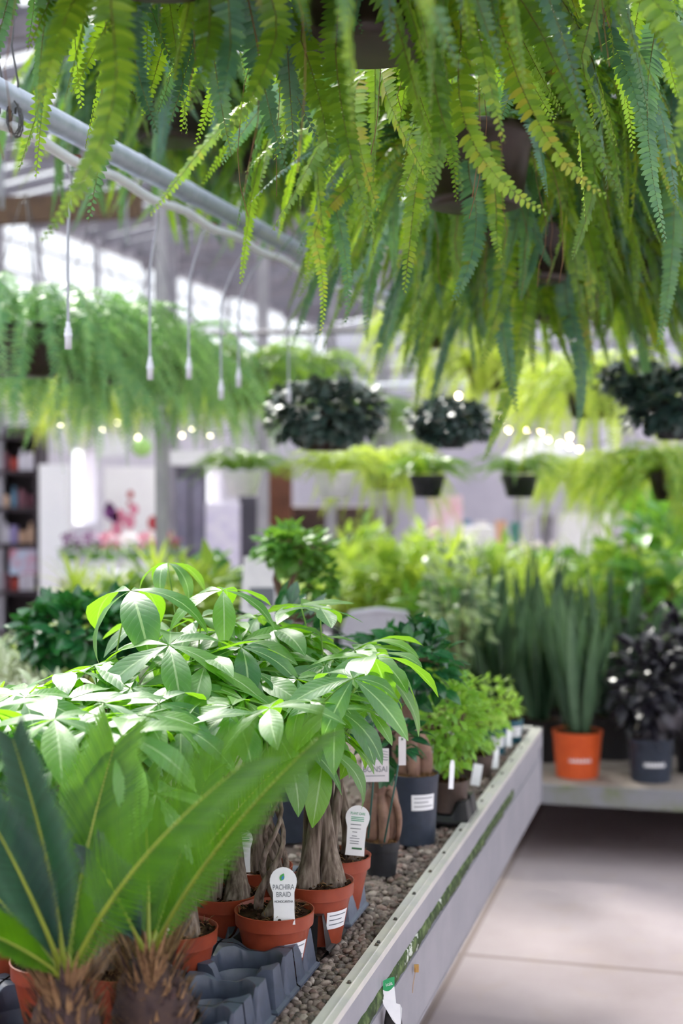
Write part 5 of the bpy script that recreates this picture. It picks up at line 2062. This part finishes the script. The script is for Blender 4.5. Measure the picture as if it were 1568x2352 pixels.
# flowering pot plants on a low table before the poster
p0 = P(275, 1240, 10.8)
ft = thing('display_table', 'low display table with pink flowering plants before the poster', 'table', Vector((p0.x, p0.y, 0)))
mb = MB()
mb.box((0, 0, .74), (.9, .5, .04))
mb.build('table_top', M_WHITE, ft, smooth=False)
for x in (-.4, .4):
    for y in (-.2, .2):
        mb = MB()
        mb.box((x, y, .36), (.04, .04, .72))
        mb.build('leg', M_STEEL, ft, smooth=False)
FL = {}
for nm, h in (('violet', '#8a3f86'), ('pink', '#e07a9c'), ('deep red', '#a8283c'), ('white', '#f4eef2')):
    FL[nm] = (bush_mesh(60, .075, .05, .045, .03, leafmat('petal ' + nm, [(.2, h), (.8, h)], h, .5, .25), 1300, .15, s_ellip, .4, .6, 0), bush_mesh(60, .08, .05, .06, .035, M_FIGMID, 1301, .07, s_ellip, .4, .6, 6))
for k, cn in enumerate(('violet', 'violet', 'pink', 'white', 'pink', 'deep red')):
    rt = nursery_pot('flowering_plant', cn + ' flowering pot plant, ' + ['leftmost', 'second from the left', 'third from the left', 'fourth from the left', 'fifth from the left', 'rightmost'][k] + ' on the low white table', 'potted plant', Vector((p0.x - .36 + .145 * k, p0.y - .05 + .1 * (k % 2), .76)), .05, .09, M_WHITE, 1310 + k)
    rt['group'] = 'flowering plants on the low white table'
    put('petals', FL[cn][0], rt, (0, 0, .09))
    put('foliage', FL[cn][1], rt, (0, 0, .085))
# dark glazed cabinet and neighbours
M_CAB = plain('dark cabinet', '#4a4854', '#3c3a46', .4, 3)
p0 = P(437, 1250, 12.8)
cb = thing('display_cabinet', 'tall dark display cabinet right of the grey upright', 'cabinet', Vector((p0.x, p0.y, 0)))
zt = P(437, 1070, 12.8).z
mb = MB()
mb.box((0, .1, zt / 2), (.27, .2, zt))
mb.build('body', M_CAB, cb, smooth=False)
for x in (-.07, .07):
    mb = MB()
    mb.box((x, -.004, zt * .55), (.11, .012, zt * .75))
    mb.build('door', plain('cabinet glass', '#77758a', '#5d5b70', .15, 3), cb, smooth=False)
slab('storage_bin', 'white bin with lilac stripes beside the dark cabinet', 'bin', 472, 1155, 548, 1265, 12.2, plain('lilac white', '#e6e2f2', '#d2cde8', .5, 12), .2)
slab('display_crate', 'dark crate stack behind the pale hanging fern', 'crate', 548, 1140, 600, 1270, 13.0, M_CAB, .3)
slab('wooden_cabinet', 'brown wooden cabinet behind the yellow fern with white pot', 'cabinet', 606, 1070, 668, 1240, 13.6, plain('red brown wood', '#7c4a30', '#5b3422', .6, 4), .4)
slab('dark_counter', 'dark counter beneath the yellow ferns in the middle', 'counter', 668, 1165, 900, 1260, 14.2, plain('dark brown counter', '#4a352e', '#3a2a26', .6, 4), .5)
# hanging white signs
for k, (x0, y0, x1, y1, D, lab) in enumerate(((215, 1000, 290, 1048, 12.0, 'white hanging sign above the bright doorway'), (390, 1035, 480, 1068, 12.0, 'white hanging sign above the dark cabinet'), (62, 970, 160, 1040, 12.2, 'white hanging sign above the white column'))):
    o = slab('hanging_sign', lab, 'sign', x0, y0, x1, y1, D, M_WHITE, .03, None, False)
    mb = MB()
    zt = P(x0, y0, D).z - o.location.z
    w_ = (x1 - x0) / FPX * D
    for sx_ in (-.4, .4):
        mb.tube([Vector((w_ * sx_, 0, zt)), Vector((w_ * sx_, 0, 3.4 - o.location.z))], .004, 5)
    mb.build('wire', M_WIRE, o)
o = slab('green_lantern', 'bright green round paper lantern near the grey upright', 'lantern', 305, 1010, 345, 1050, 11.5, M_WHITE, .03, None, False)
lc = o.location.copy()
bpy.data.objects.remove(o)
mb = MB()
mb.ball((0, 0, .08), .085, 14, 10, (1, 1, .9))
o = mb.build('green_lantern', plain('lime paper', '#b6e08a', '#a4d878', .6, 5))
o.location = lc
tag(o, 'bright green round paper lantern left of the grey upright', 'lantern')
mb = MB()
mb.tube([Vector((0, 0, .15)), Vector((0, 0, 3.4 - lc.z))], .003, 5)
mb.build('cord', M_WIRE, o)
# pink and white banner and counters on the right
slab('banner', 'white roll-up banner with pink blotches right of the middle', 'banner', 986, 1138, 1062, 1252, 11.0, plain('pink banner', '#f2e9f2', '#eeb9cf', .5, 7), .03)
p0 = P(1200, 1250, 12.6)
ct = thing('display_table', 'long low display table under the white parasol', 'table', Vector((p0.x, p0.y, 0)))
mb = MB()
mb.box((0, 0, .86), (2.1, .9, .05))
mb.build('table_top', plain('grey board', '#b5aaa6', '#a0948f', .7, 4), ct, smooth=False)
for x in (-1, 1):
    for y in (-.4, .4):
        mb = MB()
        mb.box((x, y, .42), (.06, .06, .84))
        mb.build('leg', M_STEEL, ct, smooth=False)
CLR = [('white', '#f2f2f6'), ('pale pink', '#e8c8c8'), ('blue', '#4f7fae'), ('lilac', '#cfc6e0'), ('teal', '#4f9a90'), ('peach', '#e6b896'), ('dark', '#4a4650'), ('pale blue', '#c2d4e6')]
pk = ['white', 'pale pink', 'lilac', 'blue', 'white', 'peach', 'teal', 'white', 'dark', 'pale blue', 'pale pink', 'white', 'lilac', 'teal']
HX = dict(CLR)
for k, cn in enumerate(pk):
    mb = MB()
    h_, w_ = R3.uniform(.12, .26), R3.uniform(.045, .063)
    mb.lathe([(0, 0), (w_ * .75, 0), (w_, h_ * .9), (w_ * 1.06, h_ * .92), (w_ * 1.06, h_), (w_ * .95, h_), (w_ * .9, h_ * .85), (0, h_ * .85)], 16)
    o = mb.build('ceramic_pot', plain('ceramic ' + cn, HX[cn], rough=.3))
    o.location = (p0.x - .92 + .142 * k, p0.y + R3.uniform(-.3, .2), .885)
    tag(sharp(o), '%s ceramic pot, number %s from the left on the table under the parasol' % (cn, ['one', 'two', 'three', 'four', 'five', 'six', 'seven', 'eight', 'nine', 'ten', 'eleven', 'twelve', 'thirteen', 'fourteen'][k]), 'pot', 'ceramic pots under the parasol')
slab('white_box', 'big white box on the floor display right of the middle', 'box', 1285, 1180, 1362, 1225, 11.6, M_WHITE, .3)
slab('white_crate', 'low white crate left of the display table', 'crate', 1066, 1210, 1135, 1262, 11.4, M_WHITE, .3)
slab('grey_cabinet', 'pale cabinet behind the ferns near the right edge', 'cabinet', 1420, 1130, 1568, 1260, 14.5, plain('pale green grey', '#b9c2b8', '#a7b2a6', .6, 3), .5)
# ------------------------------------------------------------------ daylight and camera
sc = bpy.context.scene
w = bpy.data.worlds.new('daylight')
sc.world = w
w.use_nodes = True
nt = w.node_tree
bg = nt.nodes['Background']
bg.inputs[0].default_value = (.93, .96, 1.0, 1)
bg.inputs[1].default_value = 2.0
su = bpy.data.lights.new('sun', 'SUN')
su.energy = 8.0
su.angle = math.radians(14)
su.color = (1, .96, .88)
so = bpy.data.objects.new('sun', su)
C.objects.link(so)
d = Vector((.30, -.85, -.85))       # light travels towards the viewer, from behind right
so.rotation_euler = d.to_track_quat('-Z', 'Y').to_euler()
so.location = (3, 6, 8)

cam = bpy.data.cameras.new('camera')
cam.sensor_fit = 'VERTICAL'
cam.sensor_height = 36
cam.sensor_width = 24
cam.lens = 36 * FPX / 2352
cam.clip_start = .05
cam.clip_end = 200
cam.dof.use_dof = True
cam.dof.focus_distance = 2.3
cam.dof.aperture_fstop = 2.8
cam.dof.aperture_blades = 0
co = bpy.data.objects.new('camera', cam)
C.objects.link(co)
co.location = CAM
co.rotation_euler = (PI / 2 - PITCH, 0, 0)
sc.camera = co
sc.view_settings.view_transform = 'Standard'
sc.view_settings.look = 'None'
sc.view_settings.gamma = 1
sc.view_settings.exposure = .5
sc.view_settings.use_curve_mapping = False
cy = sc.cycles
cy.use_adaptive_sampling = True
cy.adaptive_threshold = .07
cy.adaptive_min_samples = 12
cy.max_bounces = 5
cy.diffuse_bounces = 3
cy.glossy_bounces = 2
cy.transmission_bounces = 4
cy.transparent_max_bounces = 6
cy.use_denoising = True
cy.sample_clamp_indirect = 6
cy.caustics_reflective = False
cy.caustics_refractive = False
